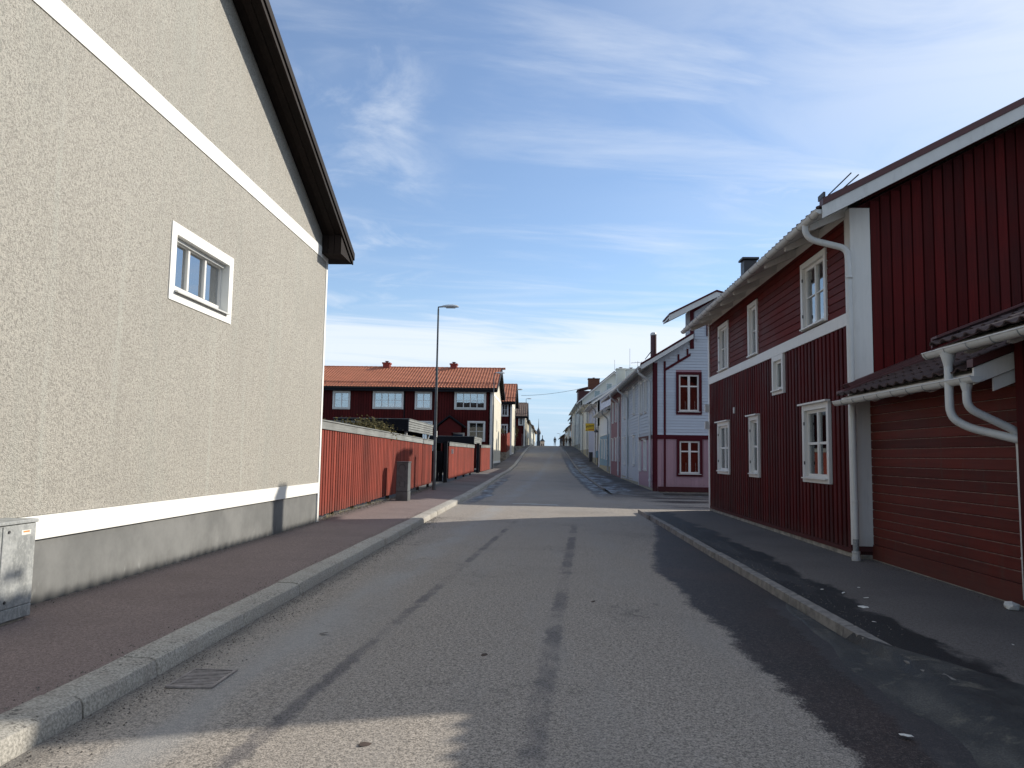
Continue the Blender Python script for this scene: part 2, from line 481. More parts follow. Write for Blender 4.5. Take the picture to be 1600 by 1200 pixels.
M['concrete'] = simple('concrete_plinth', (0.27, 0.24, 0.19), 0.9, var=0.35, scale=5, bump=0.5)
M['dark_wood'] = painted('dark_brown_wood', (0.021, 0.015, 0.013), 0.7, 0.6, bump=0.6, axis='y', rnd=0.2)
M['white_wood'] = painted('white_painted_wood', (0.72, 0.70, 0.65), 0.45, 0.06, bump=0.12, axis='z', dirt=0.10, rnd=0.03)
M['white_metal'] = painted('white_sheet_metal', (0.62, 0.62, 0.59), 0.38, 0.08, bump=0.05, axis='n', dirt=0.16, rnd=0.03)
M['red_wood'] = painted('falu_red_wood', (0.090, 0.0075, 0.0070), 0.62, 0.34, bump=0.35, axis='z', rnd=0.22)
M['red_wood_shaded'] = painted('falu_red_recess_shade', (0.045, 0.004, 0.004), 0.7, 0.2, bump=0.35, axis='z', rnd=0.05)  # darker copy of the red, shade between boards put into the colour
M['red_board'] = painted('falu_red_board', (0.115, 0.0125, 0.0085), 0.60, 0.22, bump=0.35, axis='y', rnd=0.16)
M['garage_board'] = painted('garage_red_board', (0.118, 0.022, 0.015), 0.56, 0.32, bump=0.35, axis='y', dirt=0.30, rnd=0.2)
M['garage_edge'] = simple('worn_board_edge', (0.20, 0.115, 0.085), 0.6, var=0.5, scale=14)
M['house_red'] = painted('row_house_red', (0.085, 0.011, 0.010), 0.7, 0.25, bump=0.3, axis='z', rnd=0.15)
M['black_wood'] = painted('black_stained_wood', (0.012, 0.012, 0.016), 0.55, 0.4, bump=0.3, axis='y', rnd=0.1)
M['fence_red'] = painted('fence_red', (0.26, 0.056, 0.038), 0.8, 0.32, bump=0.5, axis='z', dirt=0.2, rnd=0.2)
M['grey_wood'] = painted('weathered_grey_wood', (0.25, 0.26, 0.25), 0.8, 0.35, bump=0.6, axis='y', rnd=0.1)
M['tile_orange'] = tile_mat('orange_clay_tile', (0.52, 0.185, 0.095))
M['tile_grey'] = tile_mat('old_mixed_tile', (0.22, 0.15, 0.11), 0.5)
M['tile_dark'] = tile_mat('dark_red_tile', (0.062, 0.034, 0.03), 0.45)
M['brick'] = simple('chimney_brick_red', (0.25, 0.045, 0.03), 0.8, var=0.3, scale=12)
M['brick_brown'] = simple('chimney_brick_brown', (0.16, 0.065, 0.035), 0.85, var=0.3, scale=12)
M['galv'] = galvanised()
M['cab_grey'] = painted('weathered_cabinet_grey', (0.13, 0.14, 0.145), 0.6, 0.35, axis='n', dirt=0.3)
M['steel'] = simple('grey_steel', (0.33, 0.34, 0.34), 0.45, 0.4, var=0.15)
M['steel_dark'] = simple('dark_steel', (0.05, 0.05, 0.052), 0.5, 0.3)
M['lamp_white'] = simple('lamp_housing', (0.55, 0.56, 0.55), 0.4, 0.0, var=0.05)
M['lamp_glass'] = simple('lamp_diffuser', (0.45, 0.47, 0.48), 0.25)
M['iron'] = simple('cast_iron', (0.24, 0.215, 0.20), 0.75, 0.1, var=0.3, scale=20)
M['black'] = simple('drain_shade_black', (0.008, 0.008, 0.008), 0.9)
M['blue_board'] = painted('pale_blue_board', (0.52, 0.565, 0.62), 0.55, 0.05, bump=0.2, axis='x', rnd=0.05)
M['pale_board'] = painted('pale_grey_blue_board', (0.50, 0.52, 0.53), 0.55, 0.05, bump=0.2, axis='y', rnd=0.05)
M['pink_board'] = painted('pink_board', (0.43, 0.27, 0.30), 0.55, 0.07, bump=0.2, axis='z', rnd=0.08)
M['mauve_board'] = painted('mauve_board', (0.29, 0.14, 0.155), 0.6, 0.08, bump=0.2, axis='z', rnd=0.05)
M['crimson'] = painted('crimson_trim', (0.070, 0.008, 0.014), 0.5, 0.12, bump=0.1, axis='z', rnd=0.05)
M['blue_low'] = painted('blue_board', (0.22, 0.34, 0.42), 0.55, 0.07, bump=0.2, axis='z', rnd=0.05)
M['cream_board'] = painted('cream_board', (0.66, 0.66, 0.58), 0.6, 0.05, bump=0.15, axis='z', rnd=0.04)
M['white_board'] = painted('white_board', (0.68, 0.70, 0.71), 0.6, 0.05, bump=0.15, axis='y', rnd=0.04)
M['lilac_board'] = painted('lilac_white_board', (0.56, 0.58, 0.66), 0.6, 0.05, bump=0.15, axis='z', rnd=0.04)
M['beige_render'] = simple('beige_render', (0.48, 0.44, 0.33), 0.85)
M['peach_render'] = simple('peach_render', (0.80, 0.58, 0.40), 0.85)
M['plinth_beige'] = simple('plinth_beige', (0.33, 0.30, 0.21), 0.9, var=0.2)
M['brown_wall'] = painted('brown_wall', (0.065, 0.045, 0.035), 0.8, 0.3, axis='z')
M['metal_roof'] = simple('pale_metal_roof', (0.42, 0.46, 0.50), 0.35, 0.2, var=0.08)
M['red_metal'] = simple('dark_red_metal', (0.085, 0.027, 0.026), 0.5, 0.1, var=0.15)
M['slate'] = simple('spire_copper_dark', (0.07, 0.08, 0.09), 0.6)
M['glass'] = glass_mat('window_glass', 0.06)
M['glass_sky'] = glass_mat('coated_window_glass', 0.34)
M['curtain'] = painted('white_curtain', (0.62, 0.60, 0.57), 0.9, 0.12, bump=0.3, axis='z', rnd=0)
M['curtain_red'] = painted('red_roller_blind', (0.20, 0.05, 0.032), 0.9, 0.12, axis='z', rnd=0)
M['curtain_grey'] = painted('grey_curtain', (0.26, 0.29, 0.32), 0.9, 0.2, axis='z', rnd=0)
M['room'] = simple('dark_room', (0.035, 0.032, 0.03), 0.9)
M['door_blue'] = painted('blue_door', (0.025, 0.05, 0.11), 0.5, 0.1, axis='z')
M['yellow'] = simple('yellow_sign', (0.70, 0.47, 0.03), 0.45, var=0.08)
M['sign_red'] = simple('sign_red', (0.55, 0.10, 0.02), 0.5)
M['leaf'] = painted('olive_leaf', (0.115, 0.095, 0.035), 0.7, 0.5, axis='n', rnd=0.2)
M['bark'] = simple('bark', (0.06, 0.04, 0.03), 0.9)
M['paint_white'] = simple('worn_road_paint', (0.55, 0.55, 0.53), 0.7, var=0.3, scale=30)
M['litter'] = simple('pale_litter', (0.72, 0.70, 0.64), 0.6)
M['cloth_dark'] = simple('dark_cloth', (0.018, 0.018, 0.022), 0.85)
M['cloth_grey'] = simple('grey_cloth', (0.12, 0.13, 0.15), 0.85)
M['cloth_brown'] = simple('brown_cloth', (0.10, 0.07, 0.05), 0.85)
M['skin'] = simple('skin', (0.42, 0.24, 0.17), 0.6)
M['orange'] = simple('orange_label', (0.65, 0.25, 0.06), 0.5)


# ------------------------------------------------------------------ mesh builder
WL = {}      # world location of every parent


def tag(o, label=None, cat=None, group=None, kind=None, category=None):
    cat = cat or category
    for k, v in (('label', label), ('category', cat), ('group', group), ('kind', kind)):
        if v:
            o[k] = v
    return o


def thing(name, loc, label, cat, group=None):
    o = bpy.data.objects.new(name, None)
    o.empty_display_size = 0.3
    o.location = loc
    C.objects.link(o)
    WL[o] = Vector(loc)
    return tag(o, label, cat, group)


class MB:
    def __init__(s):
        s.v = []
        s.f = []

    def add(s, vs, fs):
        k = len(s.v)
        s.v += [Vector(q) for q in vs]
        s.f += [tuple(i + k for i in f) for f in fs]
        return s

    def box(s, x0, x1, y0, y1, z0, z1):
        return s.add([(x0, y0, z0), (x1, y0, z0), (x1, y1, z0), (x0, y1, z0), (x0, y0, z1), (x1, y0, z1), (x1, y1, z1), (x0, y1, z1)],
                     [(0, 3, 2, 1), (4, 5, 6, 7), (0, 1, 5, 4), (1, 2, 6, 5), (2, 3, 7, 6), (3, 0, 4, 7)])

    def prism(s, poly, ext):
        """poly: list of points, ext: extrusion vector"""
        n = len(poly)
        ext = Vector(ext)
        p = [Vector(q) for q in poly]
        return s.add(p + [q + ext for q in p],
                     [tuple(range(n))[::-1], tuple(range(n, 2 * n))] + [(i, (i + 1) % n, n + (i + 1) % n, n + i) for i in range(n)])

    def tube(s, path, r, seg=10, cap=True):
        path = [Vector(q) for q in path]
        rs = r if isinstance(r, (list, tuple)) else [r] * len(path)
        rings = []
        prev = None
        for i, q in enumerate(path):
            if i == 0:
                d = path[1] - q
            elif i == len(path) - 1:
                d = q - path[i - 1]
            else:
                d = (path[i + 1] - q).normalized() + (q - path[i - 1]).normalized()
            d.normalize()
            if prev is None:
                up = Vector((0, 0, 1)) if abs(d.z) < 0.9 else Vector((1, 0, 0))
            else:
                up = prev
            a_ = (up - d * up.dot(d)).normalized()
            b_ = d.cross(a_)
            prev = a_
            rings.append([q + (a_ * math.cos(t) + b_ * math.sin(t)) * rs[i] for t in [2 * math.pi * k / seg for k in range(seg)]])
        k0 = len(s.v)
        for rg in rings:
            s.v += rg
        for i in range(len(rings) - 1):
            for k in range(seg):
                a0 = k0 + i * seg + k
                a1 = k0 + i * seg + (k + 1) % seg
                s.f.append((a0, a1, a1 + seg, a0 + seg))
        if cap:
            s.f.append(tuple(k0 + k for k in range(seg))[::-1])
            s.f.append(tuple(k0 + (len(rings) - 1) * seg + k for k in range(seg)))
        return s

    def lathe(s, c, prof, seg=16):
        """prof: list of (r, z)"""
        c = Vector(c)
        k0 = len(s.v)
        for r_, z_ in prof:
            s.v += [c + Vector((r_ * math.cos(2 * math.pi * k / seg), r_ * math.sin(2 * math.pi * k / seg), z_)) for k in range(seg)]
        for i in range(len(prof) - 1):
            for k in range(seg):
                a0 = k0 + i * seg + k
                a1 = k0 + i * seg + (k + 1) % seg
                s.f.append((a0, a1, a1 + seg, a0 + seg))
        s.f.append(tuple(k0 + k for k in range(seg))[::-1])
        s.f.append(tuple(k0 + (len(prof) - 1) * seg + k for k in range(seg)))
        return s

    def fbox(s, F, u0, u1, z0, z1, d0, d1):
        pts = [F(u, z, d) for z in (z0, z1) for (u, d) in ((u0, d0), (u1, d0), (u1, d1), (u0, d1))]
        return s.add(pts, [(0, 3, 2, 1), (4, 5, 6, 7), (0, 1, 5, 4), (1, 2, 6, 5), (2, 3, 7, 6), (3, 0, 4, 7)])

    def build(s, name, mat, parent=None, smooth=False, bevel=0.0, **tg):
        import bmesh
        if not s.v:
            return None
        lo = Vector([min(q[i] for q in s.v) for i in range(3)])
        hi = Vector([max(q[i] for q in s.v) for i in range(3)])
        c = Vector(((lo.x + hi.x) / 2, (lo.y + hi.y) / 2, lo.z))
        me = bpy.data.meshes.new(name)
        me.from_pydata([q - c for q in s.v], [], s.f)
        bm = bmesh.new()
        bm.from_mesh(me)
        bmesh.ops.recalc_face_normals(bm, faces=bm.faces)
        if bevel:
            bmesh.ops.bevel(bm, geom=bm.edges[:], offset=bevel, segments=1, affect='EDGES')
        bm.to_mesh(me)
        bm.free()
        me.materials.append(mat)
        if smooth:
            me.polygons.foreach_set('use_smooth', [True] * len(me.polygons))
            try:
                me.set_sharp_from_angle(angle=R(40))
            except Exception:
                pass
        o = bpy.data.objects.new(name, me)
        C.objects.link(o)
        if parent is not None:
            o.parent = parent
            o.location = c - WL[parent]
        else:
            o.location = c
        WL[o] = c
        tag(o, **tg)
        return o


def frame(O, U, Nn):
    O, U, Nn = Vector(O), Vector(U).normalized(), Vector(Nn).normalized()

    def F(u, z, d=0.0):
        return O + U * u + Nn * d + Vector((0, 0, z))
    F.U, F.N, F.O = U, Nn, O
    return F


_bx = {}


def piece(name, parent, F, u0, u1, z0, z1, d0, d1, mat, bevel=0.004, rot=0.0, **tg):
    """a single board / slat / stone: own object, shared box mesh"""
    du, dz_, dd = round(abs(u1 - u0), 3), round(abs(z1 - z0), 3), round(abs(d1 - d0), 3)
    key = (du, dz_, dd, mat.name, bevel, name)
    me = _bx.get(key)
    if me is None:
        import bmesh
        me = bpy.data.meshes.new(name)
        bm = bmesh.new()
        bmesh.ops.create_cube(bm, size=1.0)
        bmesh.ops.scale(bm, vec=(du, dd, dz_), verts=bm.verts)
        if bevel:
            bmesh.ops.bevel(bm, geom=[e_ for e_ in bm.edges if abs((e_.verts[0].co - e_.verts[1].co).length - max(du, dd, dz_)) < 1e-5],
                            offset=min(bevel, dd * 0.3, dz_ * 0.3, du * 0.3), segments=1, affect='EDGES')
        bm.to_mesh(me)
        bm.free()
        me.materials.append(mat)
        _bx[key] = me
    o = bpy.data.objects.new(name, me)
    C.objects.link(o)
    c = F((u0 + u1) / 2, (z0 + z1) / 2, (d0 + d1) / 2)
    o.parent = parent
    loc = c - (WL[parent] if parent else Vector())
    mt = Matrix((F.U, F.N, Vector((0, 0, 1)))).transposed()
    if mt.determinant() < 0:
        mt = Matrix((-F.U, F.N, Vector((0, 0, 1)))).transposed()
    o.rotation_euler = (mt @ Euler((0, rot, 0)).to_matrix()).to_euler()
    o.location = loc
    WL[o] = c
    tag(o, **tg)
    return o


def sub_intervals(a0, a1, cuts):
    segs = [(a0, a1)]
    for c0, c1 in cuts:
        ns = []
        for s0, s1 in segs:
            if c1 <= s0 or c0 >= s1:
                ns.append((s0, s1))
            else:
                if c0 > s0:
                    ns.append((s0, c0))
                if c1 < s1:
                    ns.append((c1, s1))
        segs = ns
    return [q for q in segs if q[1] - q[0] > 0.02]


def wall_sheet(mb, F, u0, u1, z0, z1, holes, t=0.2, top=None):
    """wall with real openings; top(u) gives height for gables (piecewise linear between cuts)"""
    holes = [(h[0] - 0.004, h[1] + 0.004, h[2] - 0.004, h[3] + 0.004) for h in holes]
    us = sorted({u0, u1} | {h[0] for h in holes} | {h[1] for h in holes})
    us = [u for u in us if u0 <= u <= u1]
    zs = sorted({z0, z1} | {h[2] for h in holes} | {h[3] for h in holes})
    zs = [z for z in zs if z0 <= z <= z1]
    for i in range(len(us) - 1):
        for j in range(len(zs) - 1):
            uc, zz = (us[i] + us[i + 1]) / 2, (zs[j] + zs[j + 1]) / 2
            if any(h[0] < uc < h[1] and h[2] < zz < h[3] for h in holes):
                continue
            for d in (0, -t):
                mb.add([F(us[i], zs[j], d), F(us[i + 1], zs[j], d), F(us[i + 1], zs[j + 1], d), F(us[i], zs[j + 1], d)], [(0, 1, 2, 3)])
    for h in list(holes) + [(u0, u1, z0, z1)]:
        a0, a1, b0, b1 = h[:4]
        for p, q in (((a0, b0), (a1, b0)), ((a1, b0), (a1, b1)), ((a1, b1), (a0, b1)), ((a0, b1), (a0, b0))):
            mb.add([F(p[0], p[1], 0), F(q[0], q[1], 0), F(q[0], q[1], -t), F(p[0], p[1], -t)], [(0, 1, 2, 3)])


def window(parent, F, u0, u1, z0, z1, cw=0.1, cols=2, rows=2, proud=0.05, rec=0.03, sash=0.05, mull=0.05, munt=0.025,
           frame_mat=None, casing_mat=None, glass=None, curtain=None, sill=True, hood=False, hinge=False, wmid=None, bottom=None, detail=True, name='window', label=None):
    """casing + sash + panes + sill; returns the opening for the wall"""
    fm = frame_mat or M['white_wood']
    cm = casing_mat or fm
    glass = glass or M['glass']
    bt = bottom if bottom is not None else cw
    a0, a1, b0, b1 = u0 + cw, u1 - cw, z0 + bt, z1 - cw
    mb = MB()
    mb.fbox(F, u0, a0, z0, z1, -0.02, proud)
    mb.fbox(F, a1, u1, z0, z1, -0.02, proud)
    mb.fbox(F, a0, a1, b1, z1, -0.02, proud - 0.003)
    mb.fbox(F, a0, a1, z0, b0, -0.02, proud - 0.003)
    wo = mb.build(name, cm, parent, label=label)
    s = MB()
    d0, d1 = -rec - 0.05, -rec
    s.fbox(F, a0, a0 + sash, b0, b1, d0, d1)
    s.fbox(F, a1 - sash, a1, b0, b1, d0, d1)
    s.fbox(F, a0 + sash, a1 - sash, b0, b0 + sash, d0, d1)
    s.fbox(F, a0 + sash, a1 - sash, b1 - sash, b1, d0, d1)
    ia, ib, ja, jb = a0 + sash, a1 - sash, b0 + sash, b1 - sash
    us = [ia + (ib - ia) * k / cols for k in range(cols + 1)]
    if wmid:
        zs = [ja] + [ja + (jb - ja) * q for q in wmid] + [jb]
    else:
        zs = [ja + (jb - ja) * k / rows for k in range(rows + 1)]
    for u in us[1:-1]:
        s.fbox(F, u - mull / 2, u + mull / 2, ja, jb, d0, d1 + 0.006)
    for z in zs[1:-1]:
        for k in range(cols):
            ua = us[k] + (mull / 2 if k else 0)
            ub = us[k + 1] - (mull / 2 if k < cols - 1 else 0)
            s.fbox(F, ua, ub, z - munt / 2, z + munt / 2, d0 + 0.01, d1 - 0.004)
    s.build('sash', fm, wo)
    if detail:
        for k in range(cols):
            for j in range(len(zs) - 1):
                ua = us[k] + (mull / 2 if k else 0)
                ub = us[k + 1] - (mull / 2 if k < cols - 1 else 0)
                za = zs[j] + (munt / 2 if j else 0)
                zb = zs[j + 1] - (munt / 2 if j < len(zs) - 2 else 0)
                piece('pane', wo, F, ua, ub, za, zb, d0 + 0.015, d0 + 0.021, glass, bevel=0)
    else:
        piece('pane', wo, F, ia, ib, ja, jb, d0 + 0.001, d0 + 0.005, glass, bevel=0)
    if sill:
        MB().fbox(F, u0 + cw * 0.6, u1 - cw * 0.6, b0 - 0.035, b0 - 0.012, -rec, proud + 0.05).build('sill', fm, wo)
    if hood:
        MB().fbox(F, u0 - 0.05, u1 + 0.05, z1, z1 + 0.03, -0.02, proud + 0.07).build('drip_board', fm, wo)
    if hinge:
        for zz in (b0 + (b1 - b0) * 0.18, b0 + (b1 - b0) * 0.78):
            piece('hinge', wo, F, a1 - 0.007, a1 + 0.007, zz, zz + 0.06, proud - 0.015, proud + 0.006, M['steel_dark'], bevel=0)
    if curtain:
        for (fu0, fu1, fz0, fz1, cm_) in curtain:
            c = MB()
            uu0, uu1 = ia + (ib - ia) * fu0, ia + (ib - ia) * fu1
            zz0, zz1 = ja + (jb - ja) * fz0, ja + (jb - ja) * fz1
            nseg = max(2, int((uu1 - uu0) / 0.03))
            for q in range(nseg):
                ua, ub = uu0 + (uu1 - uu0) * q / nseg, uu0 + (uu1 - uu0) * (q + 1) / nseg
                da = -rec - 0.14 - (0.018 if q % 2 else -0.018)
                db = -rec - 0.14 - (0.018 if (q + 1) % 2 else -0.018)
                c.add([F(ua, zz0, da), F(ub, zz0, db), F(ub, zz1, db), F(ua, zz1, da)], [(0, 1, 2, 3)])
            c.build('curtain', M[cm_], wo)
    return (a0, a1, b0, b1)


def hole(u0, u1, z0, z1, cw=0.1, bottom=None):
    bt = bottom if bottom is not None else cw
    return (u0 + cw, u1 - cw, z0 + bt, z1 - cw)


def pantiles(name, parent, O, U, S, width, length, mat, tw=0.24, tl=0.33, amp=0.035, thick=0.02, **tg):
    """one sheet of joined pantiles: O eave corner, U along eave, S up the slope"""
    O, U, S = Vector(O), Vector(U).normalized(), Vector(S).normalized()
    Nn = U.cross(S).normalized()
    if Nn.z < 0:
        Nn = -Nn
    cols = max(1, round(width / tw))
    rows = max(1, round(length / tl))
    tw, tl = width / cols, length / rows
    prof = [(0.0, 0.25), (0.18, 0.95), (0.36, 1.0), (0.52, 0.35), (0.72, 0.0), (0.9, 0.05)]
    mb = MB()
    P = len(prof) * cols + 1
    for r_ in range(rows):
        base = len(mb.v)
        for (sl_, lift) in ((r_ * tl, thick + 0.012), ((r_ + 1) * tl + 0.02, 0.0)):
            for i in range(P):
                c_, k = divmod(i, len(prof))
                u = (c_ + prof[k][0]) * tw
                jit = 0.004 * math.sin(c_ * 12.9 + r_ * 7.7)
                mb.v.append(O + U * u + S * sl_ + Nn * (prof[k][1] * amp + lift + jit))
        # front lip
        for i in range(P):
            mb.v.append(mb.v[base + i] - Nn * (thick + 0.01))
        for i in range(P - 1):
            mb.f.append((base + i, base + i + 1, base + P + i + 1, base + P + i))
            mb.f.append((base + 2 * P + i, base + 2 * P + i + 1, base + i + 1, base + i))
    return mb.build(name, mat, parent, **tg)


_tile = {}


def tile_field(parent, O, U, S, cols, rows, tw, tl, mat, amp=0.04):
    """single pantiles, one object each"""
    O, U, S = Vector(O), Vector(U).normalized(), Vector(S).normalized()
    if U.cross(S).z < 0:
        O = O + U * (cols * tw)
        U = -U
    Nn = U.cross(S).normalized()
    key = (tw, tl, mat.name)
    if key not in _tile:
        prof = [(0.0, 0.15), (0.12, 0.75), (0.25, 1.0), (0.38, 0.8), (0.55, 0.2), (0.75, 0.0), (0.92, 0.05), (1.04, 0.3)]
        mb = MB()
        n_ = len(prof)
        for s_, l in ((-0.01, 0.022), (tl + 0.04, 0.0)):
            for u, h in prof:
                mb.v.append(Vector((u * tw, s_, h * amp + l + 0.014)))
        for s_, l in ((-0.01, 0.022), (tl + 0.04, 0.0)):
            for u, h in prof:
                mb.v.append(Vector((u * tw, s_, h * amp + l)))
        for i in range(n_ - 1):
            mb.f += [(i, i + 1, n_ + i + 1, n_ + i), (2 * n_ + i, 3 * n_ + i, 3 * n_ + i + 1, 2 * n_ + i + 1), (2 * n_ + i, 2 * n_ + i + 1, i + 1, i)]
        me = bpy.data.meshes.new('roof_tile')
        me.from_pydata(mb.v, [], mb.f)
        me.materials.append(mat)
        _tile[key] = me
    me = _tile[key]
    mt = Matrix((U, S, Nn)).transposed()
    for r_ in range(rows):
        for c_ in range(cols):
            o = bpy.data.objects.new('roof_tile', me)
            C.objects.link(o)
            o.parent = parent
            o.location = O + U * (c_ * tw) + S * (r_ * tl) + Nn * random.uniform(0, 0.005) - WL[parent]
            o.rotation_euler = (mt @ Euler((random.uniform(-.008, .008), random.uniform(-.01, .01), random.uniform(-.008, .008))).to_matrix()).to_euler()


def gutter(parent, p0, p1, out_, r=0.065, mat=None, brackets=0.0):
    """half round gutter from p0 to p1, open to the sky"""
    mat = mat or M['white_metal']
    p0, p1, out_ = Vector(p0), Vector(p1), Vector(out_).normalized()
    mb = MB()
    seg = 10
    for rr in (r, r - 0.006):
        for q in (p0, p1):
            for k in range(seg + 1):
                t = math.pi * k / seg
                mb.v.append(q + out_ * (rr * math.cos(t)) + Vector((0, 0, -rr * math.sin(t))))
    n_ = seg + 1
    for k in range(seg):
        mb.f.append((k, k + 1, n_ + k + 1, n_ + k))
        mb.f.append((2 * n_ + k, 3 * n_ + k, 3 * n_ + k + 1, 2 * n_ + k + 1))
    mb.f += [tuple(range(n_)), tuple(range(n_, 2 * n_))]
    mb.f += [(0, n_, 3 * n_, 2 * n_), (n_ - 1, 2 * n_ - 1, 4 * n_ - 1, 3 * n_ - 1)]
    d = (p1 - p0).normalized()
    mb.tube([p0 + out_ * r, p1 + out_ * r], 0.009, 6)
    g = mb.build('gutter', mat, parent, smooth=True)
    if brackets:
        L_ = (p1 - p0).length
        k = brackets * 0.5
        while k < L_:
            c = p0 + d * k
            b_ = MB()
            b_.tube([c + out_ * ((r + 0.006) * math.cos(t)) + Vector((0, 0, -(r + 0.006) * math.sin(t))) for t in [math.pi * j / 8 for j in range(9)]], 0.005, 4)
            b_.build('gutter_bracket', M['steel'], g)
            k += brackets
    return g


def bend(path, rad=0.1, n_=5):
    """round the corners of a polyline"""
    path = [Vector(q) for q in path]
    out_ = [path[0]]
    for i in range(1, len(path) - 1):
        a_, b_, c_ = path[i - 1], path[i], path[i + 1]
        r1 = min(rad, (a_ - b_).length * 0.45)
        r2 = min(rad, (c_ - b_).length * 0.45)
        p, q = b_ + (a_ - b_).normalized() * r1, b_ + (c_ - b_).normalized() * r2
        for k in range(n_ + 1):
            t = k / n_
            out_.append(p * (1 - t) ** 2 + b_ * 2 * t * (1 - t) + q * t * t)
    out_.append(path[-1])
    return out_


def downpipe(parent, path, r=0.045, mat=None, rad=0.12, clamps=(), shoe=None):
    mat = mat or M['white_metal']
    mb = MB()
    mb.tube(bend(path, rad), r, 12)
    p = mb.build('downpipe', mat, parent, smooth=True)
    for c in clamps:
        c = Vector(c)
        MB().lathe(c, [(r + 0.002, -0.012), (r + 0.008, -0.01), (r + 0.008, 0.01), (r + 0.002, 0.012)], 12).build('pipe_clamp', mat, p)
    if shoe:
        c = Vector(shoe)
        MB().lathe(c, [(r * 0.9, -0.05), (r * 1.35, -0.04), (r * 1.35, 0.0), (r * 1.1, 0.05), (r * 1.02, 0.06)], 12).build('pipe_socket', mat, p, smooth=True)
    return p


# ------------------------------------------------------------------ terrain profile
PR = [(-60, 0), (30, 0.0), (40, 0.08), (50, 0.2), (60, 0.33), (70, 0.66), (80, 1.12), (90, 1.58), (100, 2.02), (110, 2.42), (120, 2.79), (130, 3.10),
      (140, 3.33), (148, 3.42), (156, 3.42), (170, 3.2), (200, 2.2), (260, -0.5), (400, -7), (700, -16), (3000, -60)]


def gz(y):
    for (y0, z0), (y1, z1) in zip(PR, PR[1:]):
        if y <= y1:
            t = (y - y0) / (y1 - y0)
            return z0 + (z1 - z0) * t
    return PR[-1][1]


def lin(pts):
    def f(y):
        if y <= pts[0][0]:
            return pts[0][1]
        for (y0, z0), (y1, z1) in zip(pts, pts[1:]):
            if y <= y1:
                return z0 + (z1 - z0) * (y - y0) / (y1 - y0)
        return pts[-1][1]
    return f


KL = lin([(0, -2.70), (20, -2.76), (50, -2.74), (68, -2.45), (105, -2.3), (145, -1.95), (300, -1.9)])     # left kerb face
LW = lin([(0, -4.72), (17, -4.72), (18, -4.95), (34, -4.95), (39, -4.8), (50, -4.55), (62, -4.15), (86, -3.6), (122, -3.1), (300, -3)])
KR = 2.74
YS = sorted(set([y for y in range(-30, 30, 2)] + [y for y in range(30, 200, 4)] + [200, 230, 260, 300]))


def strip(name, xl, xr, zl, zr, ys, mat, cross=1, crown=0.0, **tg):
    mb = MB()
    for y in ys:
        for k in range(cross + 1):
            t = k / cross
            xa, xb = xl(y), xr(y)
            mb.v.append(Vector((xa + (xb - xa) * t, y, gz(y) + (zl(y) if callable(zl) else zl) * (1 - t) + (zr(y) if callable(zr) else zr) * t + crown * 4 * t * (1 - t))))
    w_ = cross + 1
    for i in range(len(ys) - 1):
        for k in range(cross):
            mb.f.append((i * w_ + k, i * w_ + k + 1, (i + 1) * w_ + k + 1, (i + 1) * w_ + k))
    return mb.build(name, mat, None, smooth=True, **tg)


# ground to the horizon
mb = MB()
gy = [-400, -60] + [y for y in range(-30, 200, 10)] + [200, 260, 400, 700, 1500, 3000]
gx = [-2500, -300, -60, -20, 0, 20, 60, 300, 2500]
for y in gy:
    for x in gx:
        mb.v.append(Vector((x, y, gz(y) - 0.04)))
for i in range(len(gy) - 1):
    for k in range(len(gx) - 1):
        mb.f.append((i * len(gx) + k, i * len(gx) + k + 1, (i + 1) * len(gx) + k + 1, (i + 1) * len(gx) + k))
mb.build('ground', M['ground'], None, kind='structure')

strip('road', KL, lambda y: KR, 0, 0, YS, M['road'], 6, 0.03, kind='structure')
# cross street to the right, between the red house and the pink house
cs = MB()
for y in (23.0, 25, 28, 31, 33.2):
    for x in (2.70, 6, 12, 25, 60):
        cs.v.append(Vector((x, y, gz(y) + 0.004)))
for i in range(4):
    for k in range(4):
        cs.f.append((i * 5 + k, i * 5 + k + 1, (i + 1) * 5 + k + 1, (i + 1) * 5 + k))
cs.build('side_street', M['road'], None, kind='structure')
# yards: driveway behind the fences on the left
yd = MB()
for y in (16.0, 24, 33.9, 39, 50, 61.9):
    yd.v += [Vector((-30, y, gz(y) + 0.05)), Vector((LW(y) - 0.02, y, gz(y) + 0.13))]
for i in range(5):
    yd.f.append((2 * i, 2 * i + 1, 2 * i + 3, 2 * i + 2))
yd.build('yard_paving', simple('yard_asphalt', (0.13, 0.125, 0.12), 0.85, var=0.3, scale=1.2), None, kind='structure')

KW = 0.27
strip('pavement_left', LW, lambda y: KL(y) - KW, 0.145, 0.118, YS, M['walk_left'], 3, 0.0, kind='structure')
strip('pavement_right', lambda y: KR + 0.13, lambda y: 5.2, 0.098, 0.10, [y for y in YS if y < 22] + [22.85], M['walk_right'], 3, kind='structure')
strip('pavement_right_uphill', lambda y: KR + 0.13, lambda y: 4.95, lin([(31.5, 0.0), (36, 0.07)]), lin([(31.5, 0.006), (33.5, 0.10)]), [31.5, 32.4, 33.5] + [y for y in YS if y > 33.3], M['walk_right'], 3, kind='structure')


